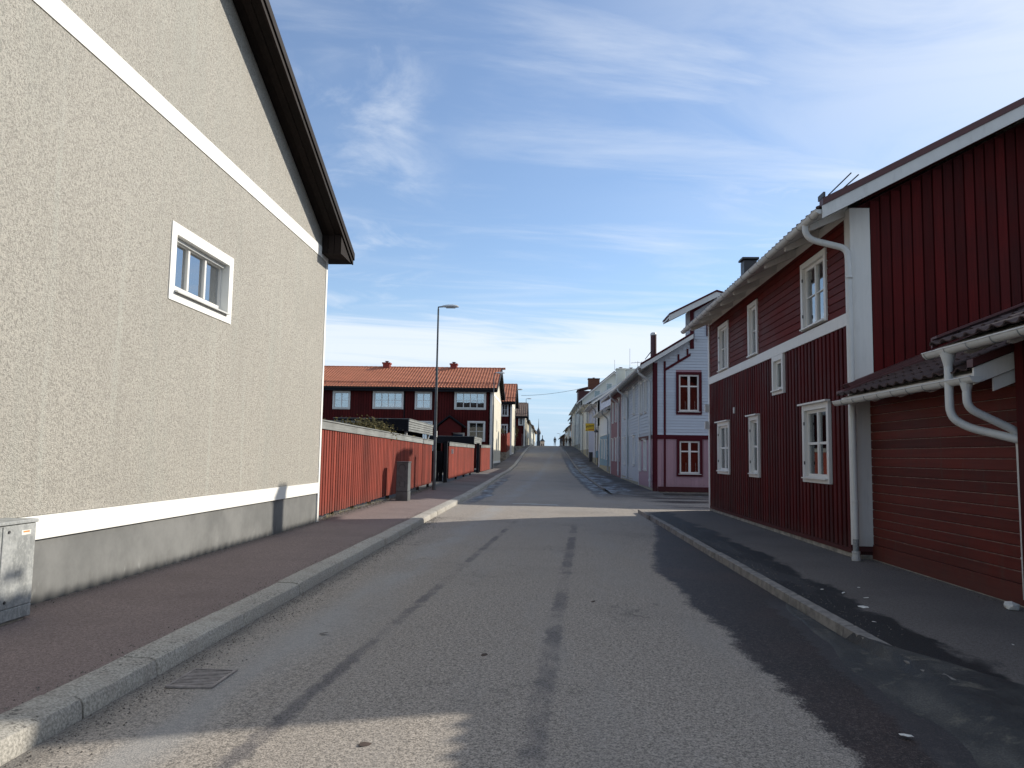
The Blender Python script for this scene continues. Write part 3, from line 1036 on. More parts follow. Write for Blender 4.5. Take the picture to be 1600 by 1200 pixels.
def kerb_line(name, label_mat, xf, w_, h, y0, y1, lens, chamf, side, gap=0.012, ends=None):
    """a kerb is a row of separate stones"""
    root = bpy.data.objects.new(name, None)
    C.objects.link(root)
    root['kind'] = 'structure'
    WL[root] = Vector((0, 0, 0))
    y = y0
    i = 0
    while y < y1:
        L_ = lens(i)
        if y > 60:
            L_ *= 3
        if ends:
            nxt = [q for q in ends if q > y + 0.3]
            if nxt:
                L_ = nxt[0] - y
        ya, yb = y + gap / 2, min(y + L_, y1) - gap / 2
        xa, xb = xf(ya), xf(yb)
        jz = random.uniform(-0.006, 0.006)
        jx = random.uniform(-0.008, 0.008)
        s_ = side
        mb = MB()
        n_ = 5

        def ring(yy, x0_, inset=0.0):
            z0_ = gz(yy)
            return [Vector((x0_ + jx + s_ * inset, yy, z0_ - 0.06)),
                    Vector((x0_ + jx + s_ * (inset + 0.012), yy, z0_ + h - chamf - inset + jz)),
                    Vector((x0_ + jx + s_ * (chamf * 0.55 + inset), yy, z0_ + h - chamf * 0.3 - inset * 0.6 + jz)),
                    Vector((x0_ + jx + s_ * (chamf * 1.5 + inset), yy, z0_ + h - inset * 0.5 + jz)),
                    Vector((x0_ + jx + s_ * w_, yy, z0_ + h + 0.004 - inset * 0.5 + jz)),
                    Vector((x0_ + jx + s_ * w_, yy, z0_ - 0.06))]
        stations = [(ya, xa, 0.010), (ya + 0.02, xa, 0.0)]
        nn = max(1, int((yb - ya) / 0.25)) if y < 14 else 1
        for k in range(1, nn):
            yy = ya + (yb - ya) * k / nn
            stations.append((yy, xf(yy) + random.uniform(-0.004, 0.004), random.uniform(0, 0.003)))
        stations += [(yb - 0.02, xb, 0.0), (yb, xb, 0.010)]
        for st in stations:
            mb.v += ring(*st)
        for k in range(len(stations) - 1):
            for j in range(6):
                mb.f.append((k * 6 + j, k * 6 + (j + 1) % 6, (k + 1) * 6 + (j + 1) % 6, (k + 1) * 6 + j))
        mb.f += [(5, 4, 3, 2, 1, 0), tuple((len(stations) - 1) * 6 + j for j in range(6))]
        mb.build('kerb_stone', label_mat, root, smooth=True)
        y += L_
        i += 1
    return root


kerb_line('kerb_left', M['granite'], KL, KW, 0.125, -6.4, 150, lambda i: [1.5, 1.1, 1.65, 1.3][i % 4], 0.045, -1,
          ends=[4.72, 5.62, 7.25, 8.9, 10.6, 12.1])
kerb_line('kerb_right', M['kerb_conc'], lambda y: KR, 0.12, 0.10, -6, 20.4, lambda i: [0.98, 0.62, 1.1, 0.98, 0.8][i % 5], 0.022, 1)
kerb_line('kerb_right_uphill', M['kerb_conc'], lambda y: KR, 0.12, 0.075, 37, 150, lambda i: 1.1, 0.022, 1)
# dropped kerb round the corner of the right pavement
root = bpy.data.objects.new('kerb_corner', None)
C.objects.link(root)
root['kind'] = 'structure'
WL[root] = Vector((0, 0, 0))
prev = None
for k in range(7):
    t = math.pi / 2 * k / 6
    q = Vector((KR + 2.4 - 2.4 * math.cos(t), 20.45 + 2.4 * math.sin(t), 0))
    if prev is not None:
        d = (q - prev).normalized()
        nrm = Vector((d.y, -d.x, 0))
        MB().prism([prev + d * 0.01 + Vector((0, 0, -0.05)), q - d * 0.01 + Vector((0, 0, -0.05)), q - d * 0.01 + nrm * 0.12 + Vector((0, 0, -0.05)), prev + d * 0.01 + nrm * 0.12 + Vector((0, 0, -0.05))], (0, 0, 0.145 - k * 0.002)).build('kerb_stone', M['kerb_conc'], root)
    prev = q
# pavement in front of the dropped kerb: trim with road asphalt wedge
wd = MB()
pts = [Vector((KR - 0.02, 20.5, 0.101))]
for k in range(7):
    t = math.pi / 2 * k / 6
    pts.append(Vector((KR + 2.4 - 2.4 * math.cos(t) - 0.0, 20.45 + 2.4 * math.sin(t), 0.102)))
pts.append(Vector((KR - 0.02, 22.86, 0.101)))
wd.prism([Vector((q.x, q.y, -0.02)) for q in pts], (0, 0, 0.124)).build('road_corner', M['road'], None, kind='structure')
# pavement of the side street along the pink house
MB().box(4.951, 40, 33.5, 34.4, -0.02, 0.09).build('side_street_pavement', M['walk_right'], None, kind='structure')

# frozen slush that buries the end of the right kerb
ice_mt, n_ic, b_ic = material('frozen_slush')
p_ = n_ic.pos()
f1 = n_ic.noise(n_ic.scale(p_, (1.4, 0.8, 1)), 1.6, 6, 0.65)
c_ = n_ic.mix(n_ic.mr(f1, 0.4, 0.72), (0.040, 0.039, 0.037), (0.135, 0.130, 0.118))
c_ = n_ic.mix(n_ic.m('MULTIPLY', n_ic.mr(n_ic.noise(p_, 3.5, 6, 0.7), 0.54, 0.68), 0.7), c_, (0.23, 0.21, 0.16))
c_ = n_ic.mix(n_ic.mr(n_ic.noise(p_, 80, 3, 0.7), 0.35, 0.7, 0.5, 0.0), c_, (0.015, 0.015, 0.015))
n_ic.put(b_ic.inputs['Base Color'], c_)
n_ic.put(b_ic.inputs['Roughness'], n_ic.mr(f1, 0.3, 0.7, 0.5, 0.85))
b_ic.inputs['Specular IOR Level'].default_value = 0.3
n_ic.put(b_ic.inputs['Normal'], n_ic.bump(n_ic.noise(p_, 30, 6, 0.7), 0.6, 0.02))
M['slush'] = ice_mt
sb = MB()
NYS = 60
NXS = 14
for i in range(NYS + 1):
    y_ = 1.5 + (8.9 - 1.5) * i / NYS
    tt = (8.9 - y_) / 7.4
    grow = min(1, tt * 1.6) ** 0.7
    wob = 0.07 * math.sin(y_ * 2.3) + 0.04 * math.sin(y_ * 5.9 + 1) + random.uniform(-0.015, 0.015)
    xl_ = KR - 0.06 - 0.40 * grow - wob * grow
    over_ = max(0.0, min(1.0, (7.4 - y_) / 2.6))
    over_ = over_ * over_ * (3 - 2 * over_)
    xr_ = KR - 0.01 + min(1, over_) * 0.75 + wob * min(1, over_)
    for k in range(NXS + 1):
        t = k / NXS
        x_ = xl_ + (xr_ - xl_) * t
        tr_ = (x_ + 2.72) / 5.46
        rb_ = 0.12 * tr_ * (1 - tr_) if x_ < KR else 0.0
        base = rb_ + 0.001 if x_ < KR - 0.005 else 0.096
        if over_ > 0 and x_ < KR + 0.2:
            base = max(base, rb_ + 0.001 + (0.105 - 0.01) * max(0, min(1, (x_ - (KR - 0.30)) / 0.28)) * min(1, over_))
        edge_ = min(1, 6 * min(t, 1 - t))
        sb.v.append(Vector((x_, y_, base + (0.012 + 0.004 * math.sin(x_ * 9 + y_ * 4) + random.uniform(-.002, .002)) * edge_ + (-0.004 if edge_ == 0 else 0))))
for i in range(NYS):
    for k in range(NXS):
        sb.f.append((i * (NXS + 1) + k, i * (NXS + 1) + k + 1, (i + 1) * (NXS + 1) + k + 1, (i + 1) * (NXS + 1) + k))
sb.build('frozen_slush', M['slush'], None, smooth=True, kind='stuff', label='thin grey frozen slush burying the end of the right kerb', cat='slush')

# ------------------------------------------------------------------ LEFT HOUSE: beige roughcast gable
XL = -4.72
lh = thing('gable_house', (XL, 9, 0.0), 'tall beige roughcast gable house with white bands and grey plinth at left', 'house')
F = frame((XL, 0, 0), (0, 1, 0), (1, 0, 0))       # u = Y, outward +X
H0 = (9.57, 11.24, 3.62, 4.34)
Y0h, Y1h, YR = 1.6, 16.38, 9.0
PIT = 0.42
ztop = 5.66


def rz(y):     # underside of rake at the wall
    return 5.98 + PIT * (Y1h - y) if y > YR else 5.98 + PIT * (y - Y0h)


mb = MB()
wall_sheet(mb, F, Y0h, Y1h - 0.11, 0.97, ztop, [H0], 0.3)
mb.build('wall', M['stucco'], lh, label='beige roughcast wall face')
mb = MB()
zp = rz(Y1h - 0.11)
mb.prism([F(Y0h, 5.90, 0), F(Y1h - 0.11, 5.90, 0), F(Y1h - 0.11, zp - 0.02, 0), F(YR, rz(YR) - 0.02, 0), F(Y0h, rz(Y0h) - 0.02, 0)], (-0.3, 0, 0))
mb.build('gable_wall', M['stucco'], lh)
MB().fbox(F, Y0h, Y1h - 0.11, 5.665, 5.895, -0.3, 0.012).build('upper_band', M['white_render'], lh)
MB().fbox(F, Y0h, Y1h - 0.11, 0.745, 0.965, -0.3, 0.014).build('lower_band', M['white_render'], lh)
MB().fbox(F, Y1h - 0.105, Y1h, 0.13, 5.99, -0.3, 0.012).build('corner_strip', M['white_render'], lh)
MB().fbox(F, Y0h, Y1h - 0.11, 0.05, 0.74, -0.3, -0.018).build('plinth', M['plinth'], lh)
# other walls
mb = MB()
mb.box(-14, XL - 0.305, Y1h - 0.3, Y1h, 0, 5.98)
mb.box(-14, XL - 0.305, Y0h, Y0h + 0.3, 0, 5.98)
mb.box(-14.3, -14, Y0h, Y1h, 0, 5.98)
mb.build('side_wall', M['stucco'], lh)
# window
wo = MB()
cw = 0.14
wo.fbox(F, H0[0] - cw, H0[0], H0[2] - cw, H0[3] + cw, -0.16, 0.012)
wo.fbox(F, H0[1], H0[1] + cw, H0[2] - cw, H0[3] + cw, -0.16, 0.012)
wo.fbox(F, H0[0], H0[1], H0[3], H0[3] + cw, -0.16, 0.012)
wo.fbox(F, H0[0], H0[1], H0[2] - cw, H0[2], -0.16, 0.012)
win = wo.build('window', M['white_render'], lh, label='small three-pane window in a white surround')
s_ = MB()
a0, a1, b0, b1 = H0
s_.fbox(F, a0, a0 + 0.06, b0 + 0.03, b1, -0.155, -0.10)
s_.fbox(F, a1 - 0.06, a1, b0 + 0.03, b1, -0.155, -0.10)
s_.fbox(F, a0 + 0.06, a1 - 0.06, b1 - 0.06, b1, -0.155, -0.10)
s_.fbox(F, a0 + 0.06, a1 - 0.06, b0 + 0.03, b0 + 0.10, -0.155, -0.10)
for k in (1, 2):
    u = a0 + 0.06 + (a1 - a0 - 0.12) * k / 3
    s_.fbox(F, u - 0.028, u + 0.028, b0 + 0.10, b1 - 0.06, -0.15, -0.094)
s_.build('sash', M['white_wood'], win, bevel=0.004)
MB().fbox(F, a0, a1, b1 - 0.05, b1 - 0.002, -0.095, -0.06).build('blind_box', M['white_metal'], win)
for k in range(3):
    ua = a0 + 0.06 + (a1 - a0 - 0.12) * k / 3 + (0.028 if k else 0)
    ub = a0 + 0.06 + (a1 - a0 - 0.12) * (k + 1) / 3 - (0.028 if k < 2 else 0)
    piece('pane', win, F, ua, ub, b0 + 0.10, b1 - 0.06, -0.14, -0.134, M['glass_sky'], bevel=0)
sl_ = MB()
sl_.prism([F(a0 - 0.0, b0 + 0.032, -0.12), F(a0, b0 - 0.01, 0.06), F(a0, b0 - 0.03, 0.06), F(a0, b0 - 0.03, 0.045), F(a0, b0 + 0.012, -0.12)], F.U * (a1 - a0 - 0.02))
sl_.build('sill', M['white_metal'], win)
for (c0, c1, cm_) in ((0.0, 0.16, 'curtain'), (0.2, 0.3, 'curtain_grey'), (0.5, 0.62, 'curtain'), (0.72, 1.0, 'curtain')):
    c = MB()
    uu0, uu1 = a0 + 0.05 + (a1 - a0 - 0.1) * c0, a0 + 0.05 + (a1 - a0 - 0.1) * c1
    ns = 12
    for q in range(ns):
        ua, ub = uu0 + (uu1 - uu0) * q / ns, uu0 + (uu1 - uu0) * (q + 1) / ns
        da, db = (-0.24, -0.21) if q % 2 else (-0.21, -0.24)
        c.add([F(ua, b0, da), F(ub, b0, db), F(ub, b1, db), F(ua, b1, da)], [(0, 1, 2, 3)])
    c.build('curtain', M[cm_], win)
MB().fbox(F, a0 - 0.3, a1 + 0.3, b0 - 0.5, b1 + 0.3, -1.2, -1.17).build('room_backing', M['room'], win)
# roof with dark timber verge boards
XO = -4.30
YE = 16.82
roof = MB()
zr = rz(YR)
for (ye, sgn) in ((YE, 1), (Y0h - 0.44, -1)):
    zb = 5.98 - PIT * 0.44
    roof.prism([(XO - 0.02, ye, zb + 0.05), (XO - 0.02, YR, zr + 0.05), (XO - 0.02, YR, zr + 0.17), (XO - 0.02, ye, zb + 0.17)], (-10.5, 0, 0))
rf = roof.build('roof', M['dark_wood'], lh, label='dark roof with brown timber verge')
# verge: outer fascia boards (two stacked), soffit boards underneath
zb = 5.98 - PIT * (YE - Y1h)


def rake_board(name, x0, x1, off0, off1, y_a, y_b, mat, par):
    za = 5.98 + PIT * (Y1h - y_a)
    zb_ = 5.98 + PIT * (Y1h - y_b)
    return MB().prism([(x0, y_a, za + off0), (x0, y_b, zb_ + off0), (x0, y_b, zb_ + off1), (x0, y_a, za + off1)], (x1 - x0, 0, 0)).build(name, mat, par)


for (ya_, yb_) in ((YE, 13.0), (12.99, YR)):
    rake_board('verge_board', XO, XO + 0.028, -0.06, 0.10, ya_, yb_, M['dark_wood'], lh)
    rake_board('verge_cap', XO + 0.03, XO + 0.055, 0.04, 0.19, ya_, yb_, M['dark_wood'], lh)
for k in range(3):
    xa = XL + 0.012 + k * 0.135
    rake_board('soffit_board', xa, xa + 0.128, -0.03 - (k == 1) * 0.008, 0.0, YE - 0.45, YR, M['dark_wood'], lh)
# boxed eave corner
bx_ = MB()
zb2 = 5.75
bx_.box(XL - 0.1, XO - 0.01, Y1h + 0.004, YE - 0.03, zb2, zb2 + 0.02)
bx_.build('eave_soffit', M['dark_wood'], lh)
for k in range(3):
    x_ = XL + 0.014 + k * 0.13
    MB().box(x_, x_ + 0.12, 16.30 - 0.42, 16.32 - 0.42, zb2 + 0.0, 6.14).build('eave_board', M['dark_wood'], lh)
MB().prism([(XO - 0.03, 15.88, zb2), (XO - 0.03, YE, zb2), (XO - 0.03, YE, zb + 0.02), (XO - 0.03, 15.88, 6.16)], (0.027, 0, 0)).build('eave_side_board', M['dark_wood'], lh)
MB().box(XL + 0.013, XO - 0.03, 15.90, Y1h, zb2 - 0.0, zb2 + 0.018).build('eave_underside_board', M['dark_wood'], lh)
MB().box(-14, XO, YE - 0.02, YE + 0.01, zb2, zb + 0.06).build('eave_fascia', M['dark_wood'], lh)

# ------------------------------------------------------------------ utility cabinet near left wall
cb = thing('utility_cabinet', (-4.55, 6.2, 0.14), 'large grey galvanised utility cabinet against the beige gable wall, left edge', 'cabinet')
Fc = frame((-4.40, 0, 0), (0, 1, 0), (1, 0, 0))
MB().fbox(Fc, 5.72, 6.64, 0.11, 0.16, -0.27, -0.02).build('base', M['concrete'], cb)
MB().fbox(Fc, 5.70, 6.70, 0.16, 0.955, -0.28, -0.004).build('body', M['galv'], cb, bevel=0.006)
MB().fbox(Fc, 5.69, 6.71, 0.957, 0.985, -0.29, 0.012).build('top', M['galv'], cb, bevel=0.004)
for (u0_, u1_) in ((5.72, 6.262), (6.272, 6.685)):
    dr = MB().fbox(Fc, u0_, u1_, 0.275, 0.945, -0.01, 0.006).build('door', M['galv'], cb, bevel=0.003)
    for zz in (0.33, 0.9):
        MB().tube([Fc(u0_ + 0.07, zz, 0.004), Fc(u0_ + 0.07, zz, 0.012)], 0.013, 10).build('lock', M['steel_dark'], dr)
    if u1_ > 6.5:
        MB().fbox(Fc, 6.50, 6.62, 0.86, 0.90, 0.006, 0.0075).build('sticker', M['litter'], dr)
        MB().fbox(Fc, 6.52, 6.60, 0.881, 0.893, 0.0075, 0.0085).build('sticker_print', M['orange'], dr)
MB().fbox(Fc, 5.72, 6.685, 0.17, 0.265, -0.01, 0.006).build('kick_plate', M['galv'], cb, bevel=0.003)

# ------------------------------------------------------------------ fences on the left
def fence(label, y0, y1, X0, X1, zt0, zt1, zb0, zb1, pitch, wide, posts=(), cap=True, group='red board fences along the left pavement', gate=False):
    root = thing('board_fence', ((X0 + X1) / 2, (y0 + y1) / 2, gz((y0 + y1) / 2) + 0.1), label, 'fence', group)
    p0, p1 = Vector((X0, y0, 0)), Vector((X1, y1, 0))
    L_ = (p1 - p0).length
    U = (p1 - p0).normalized()
    Ff = frame(p0, U, (U.y, -U.x, 0))
    n_ = int(L_ / pitch)
    for k in range(n_):
        u = (k + 0.5) * pitch
        t = u / L_
        zt = zt0 + (zt1 - zt0) * t
        zb_ = zb0 + (zb1 - zb0) * t + random.uniform(-0.012, 0.012)
        piece('slat', root, Ff, u - wide / 2, u + wide / 2, round(zb_, 2), round(zt, 2), 0.0, 0.028, M['fence_red'], bevel=0.004, rot=random.uniform(-0.004, 0.004))
    # rails and a board layer behind
    for (f_) in (0.18, 0.82):
        za = zb0 + (zt0 - zb0) * f_
        zb_ = zb1 + (zt1 - zb1) * f_
        MB().prism([Ff(0, za, -0.09), Ff(0, za, -0.04), Ff(0, za + 0.09, -0.04), Ff(0, za + 0.09, -0.09)], Ff(L_, zb_, 0) - Ff(0, za, 0)).build('rail', M['house_red'], root)
    nb = int(L_ / pitch)
    for k in range(nb - 1):
        u = (k + 1) * pitch
        t = u / L_
        piece('shadow_back_slat', root, Ff, u - wide / 2 + 0.01, u + wide / 2 - 0.01, round(zb0 + (zb1 - zb0) * t + 0.03, 2), round(zt0 + (zt1 - zt0) * t - 0.02, 2), -0.075, -0.05, M['red_wood'], bevel=0)  # darker red than the front slats, puts shadow into the gaps
    for u in posts:
        t = u / L_
        zt = zt0 + (zt1 - zt0) * t
        g = gz(y0 + (y1 - y0) * t)
        piece('post', root, Ff, u - 0.05, u + 0.05, g, zt - 0.03, -0.14, -0.04, M['black_wood'], bevel=0)
    if cap:
        nc = max(1, round(L_ / 3.6))
        for k in range(nc):
            ua, ub = L_ * k / nc + 0.004, L_ * (k + 1) / nc - 0.004
            za, zb_ = zt0 + (zt1 - zt0) * ua / L_, zt0 + (zt1 - zt0) * ub / L_
            MB().prism([Ff(ua, za - 0.005, 0.03), Ff(ua, za - 0.005, 0.058), Ff(ua, za + 0.17, 0.058), Ff(ua, za + 0.17, 0.03)], Ff(ub, zb_, 0) - Ff(ua, za, 0)).build('fascia_board', M['grey_wood'], root)
            MB().prism([Ff(ua, za + 0.172, -0.13), Ff(ua, za + 0.172, 0.08), Ff(ua, za + 0.20, 0.08), Ff(ua, za + 0.20, -0.13)], Ff(ub, zb_, 0) - Ff(ua, za, 0)).build('cap_board', M['grey_wood'], root)
    return root, Ff


fence('long red slatted fence with weathered grey cap beside the beige gable house', 16.7, 34.3, -4.95, -4.93, 2.12, 2.0, 0.20, 0.34, 0.215, 0.155, posts=(1.9, 3.9, 5.9, 8.5, 11.5, 14.5, 17.2))
MB().box(-5.35, -4.99, 16.42, 16.62, 0.0, 2.25).build('gate_post', M['black_wood'], None, label='short black timber post panel between gable house corner and long fence', category='post')
fence('short red fence panel between the two black gate posts, with white number plate', 39.2, 50.2, -4.80, -4.52, 2.02, 2.02, 0.36, 0.48, 0.2, 0.175, posts=(3.5, 6.8, 10.0))
fence('small red fence panel right beside the cream row house corner', 53.6, 60.0, -4.36, -4.16, 2.08, 2.14, 0.44, 0.5, 0.2, 0.175, posts=(1.0, 5.5))

for i, (x_, y_, h_, lb) in enumerate(((-4.86, 38.6, 2.15, 'black gate post before the short red fence panel'), (-4.44, 52.6, 2.1, 'black gate post between the two short red fence panels'))):
    g_ = thing('gate_post', (x_, y_, gz(y_)), lb, 'post', 'black gate posts')
    MB().box(x_ - 0.09, x_ + 0.09, y_ - 0.09, y_ + 0.09, gz(y_), gz(y_) + h_).build('post', M['black_wood'], g_, bevel=0.01)
    MB().box(x_ - 0.11, x_ + 0.11, y_ - 0.11, y_ + 0.11, gz(y_) + h_ + 0.002, gz(y_) + h_ + 0.03).build('post_cap', M['black_wood'], g_)
pl_ = MB().box(-4.70, -4.60, 39.62, 39.64, 1.62, 1.86)
pl_.build('number_plate', M['litter'], None, label='small white plate on the near end of the short red fence', category='plate')

# ------------------------------------------------------------------ carports behind the fences
def carport(label, x0, x1, y0, y1, zt, hf, slat_n, posts):
    r = thing('carport', ((x0 + x1) / 2, (y0 + y1) / 2, gz(y0)), label, 'carport', 'dark flat-roofed carports behind the fences')
    MB().box(x0, x1 - 0.03, y0 + 0.03, y1 - 0.03, zt - 0.16, zt - 0.06).build('roof', M['steel_dark'], r)
    Fs = frame((x1, y0, 0), (0, 1, 0), (1, 0, 0))
    Fy = frame((x0, y0, 0), (1, 0, 0), (0, -1, 0))
    h = hf / slat_n
    for k in range(slat_n):
        z_ = zt - hf + k * h
        piece('side_slat', r, Fs, 0, y1 - y0, z_ + 0.008, z_ + h - 0.012, -0.02, 0.006 + (k == slat_n - 1) * 0.02, M['grey_wood'], bevel=0)
        piece('front_slat', r, Fy, 0, x1 - x0 - 0.03, z_ + 0.008, z_ + h - 0.010, -0.02, 0.0, M['black_wood'], bevel=0)
    MB().box(x0, x1 - 0.02, y0 + 0.021, y0 + 0.05, zt - hf, zt - 0.05).build('front_backing', M['black_wood'], r)
    MB().box(x1 - 0.05, x1 - 0.021, y0 + 0.05, y1, zt - hf, zt - 0.05).build('side_backing', M['black_wood'], r)
    MB().box(x0, x1 + 0.035, y0 - 0.02, y1, zt + 0.002, zt + 0.022).build('roof_edge', M['grey_wood'], r)
    for (px_, py_) in posts:
        MB().box(px_ - 0.05, px_ + 0.05, py_ - 0.05, py_ + 0.05, gz(py_), zt - 0.17).build('post', M['white_wood'], r)
    # dark back and side walls
    MB().box(x0 - 0.05, x0, y0, y1, gz(y0), zt - 0.1).build('end_wall', M['black_wood'], r)
    MB().box(x0 + 0.1, x1 - 0.5, y1 - 0.05, y1, gz(y0), zt - 0.17).build('rear_wall', M['black_wood'], r)
    return r


carport('dark flat carport roof with grey slatted side behind the long red fence', -8.8, -5.62, 32.2, 39.2, 3.02, 0.5, 5, ((-5.8, 32.6), (-5.8, 38.8), (-8.5, 32.6)))
carport('low black carport beam behind the short red fence panel', -7.6, -4.62, 51.6, 57.6, 2.78, 0.46, 4, ((-7.4, 52.0), (-4.9, 57.3)))
# flat rubbish shed left of the first carport
shd = thing('garden_shed', (-10.5, 31, 0.1), 'low dark garden shed roof behind the bush and long red fence', 'shed')
MB().box(-12.5, -6.9, 28.2, 31.8, 0.0, 2.62).build('wall', M['black_wood'], shd)
MB().box(-12.7, -6.7, 28.0, 32.0, 2.63, 2.72).build('roof', M['steel_dark'], shd)
MB().box(-12.7, -6.7, 27.97, 27.995, 2.55, 2.75).build('fascia', M['grey_wood'], shd)
gt = thing('yard_gate', (-5.2, 38.0, 0.1), 'black boarded yard gate standing open in the driveway gap', 'gate')
Fg = frame((-8.4, 40.2, 0), (1, 0, 0), (0, -1, 0))
for k in range(16):
    piece('board', gt, Fg, k * 0.2, k * 0.2 + 0.19, 0.2, 1.75, 0, 0.025, M['black_wood'], bevel=0)
for z_ in (0.35, 1.5):
    MB().fbox(Fg, 0, 3.2, z_, z_ + 0.1, -0.05, -0.002).build('rail', M['black_wood'], gt)

# ------------------------------------------------------------------ bush behind the long fence
def shrub(label, c, rx, ry, rz_, n_, leaf, mat, z0):
    r = thing('shrub', (c[0], c[1], z0), label, 'shrub', 'shrubs behind the fences')
    st = MB()
    tips = []
    for k in range(14):
        a_ = random.uniform(0, 2 * math.pi)
        q = Vector((c[0] + math.cos(a_) * rx * 0.8 * random.random(), c[1] + math.sin(a_) * ry * 0.8 * random.random(), c[2] + rz_ * random.uniform(0.2, 1.0)))
        b0_ = Vector((c[0] + random.uniform(-.5, .5) * rx, c[1] + random.uniform(-.3, .3), z0))
        mid = (b0_ + q) / 2 + Vector((random.uniform(-.2, .2), random.uniform(-.2, .2), 0.1))
        st.tube([b0_, mid, q], [0.025, 0.015, 0.006], 5)
        tips.append(q)
    st.build('branches', M['bark'], r)
    fo = MB()
    for k in range(n_):
        q = random.choice(tips) + Vector((random.gauss(0, rx * 0.22), random.gauss(0, ry * 0.25), random.gauss(0, rz_ * 0.28)))
        d = Vector((random.gauss(0, 1), random.gauss(0, 1), random.gauss(0, 0.7))).normalized()
        t = d.orthogonal().normalized()
        l = leaf * random.uniform(0.6, 1.3)
        fo.add([q, q + d * l * 0.5 + t * l * 0.25, q + d * l, q + d * l * 0.5 - t * l * 0.25], [(0, 1, 2, 3)])
    fo.build('foliage', mat, r)
    return r


shrub('brown green leafy bush rising over the long red fence', (-6.0, 25.2, 2.12), 1.1, 1.5, 0.42, 2600, 0.10, M['leaf'], 0.1)
shrub('thin low shrub tips over the near end of the long red fence', (-6.6, 20.6, 2.15), 1.5, 1.2, 0.15, 500, 0.08, M['leaf'], 0.1)

# ------------------------------------------------------------------ row houses on the left
def chimney(parent, x, y, z, w_, d_, h, mat, cap=True, name='chimney'):
    c = MB().box(x - w_ / 2, x + w_ / 2, y - d_ / 2, y + d_ / 2, z, z + h).build(name, mat, parent)
    MB().box(x - w_ / 2 - 0.06, x + w_ / 2 + 0.06, y - d_ / 2 - 0.06, y + d_ / 2 + 0.06, z + h + 0.002, z + h + 0.12).build('chimney_cap', mat, c)
    if cap:
        MB().lathe((x, y, z + h + 0.12), [(0.12, 0), (0.12, 0.12), (0.2, 0.12), (0.2, 0.15)], 10).build('chimney_pot', M['red_metal'], c)
    return c


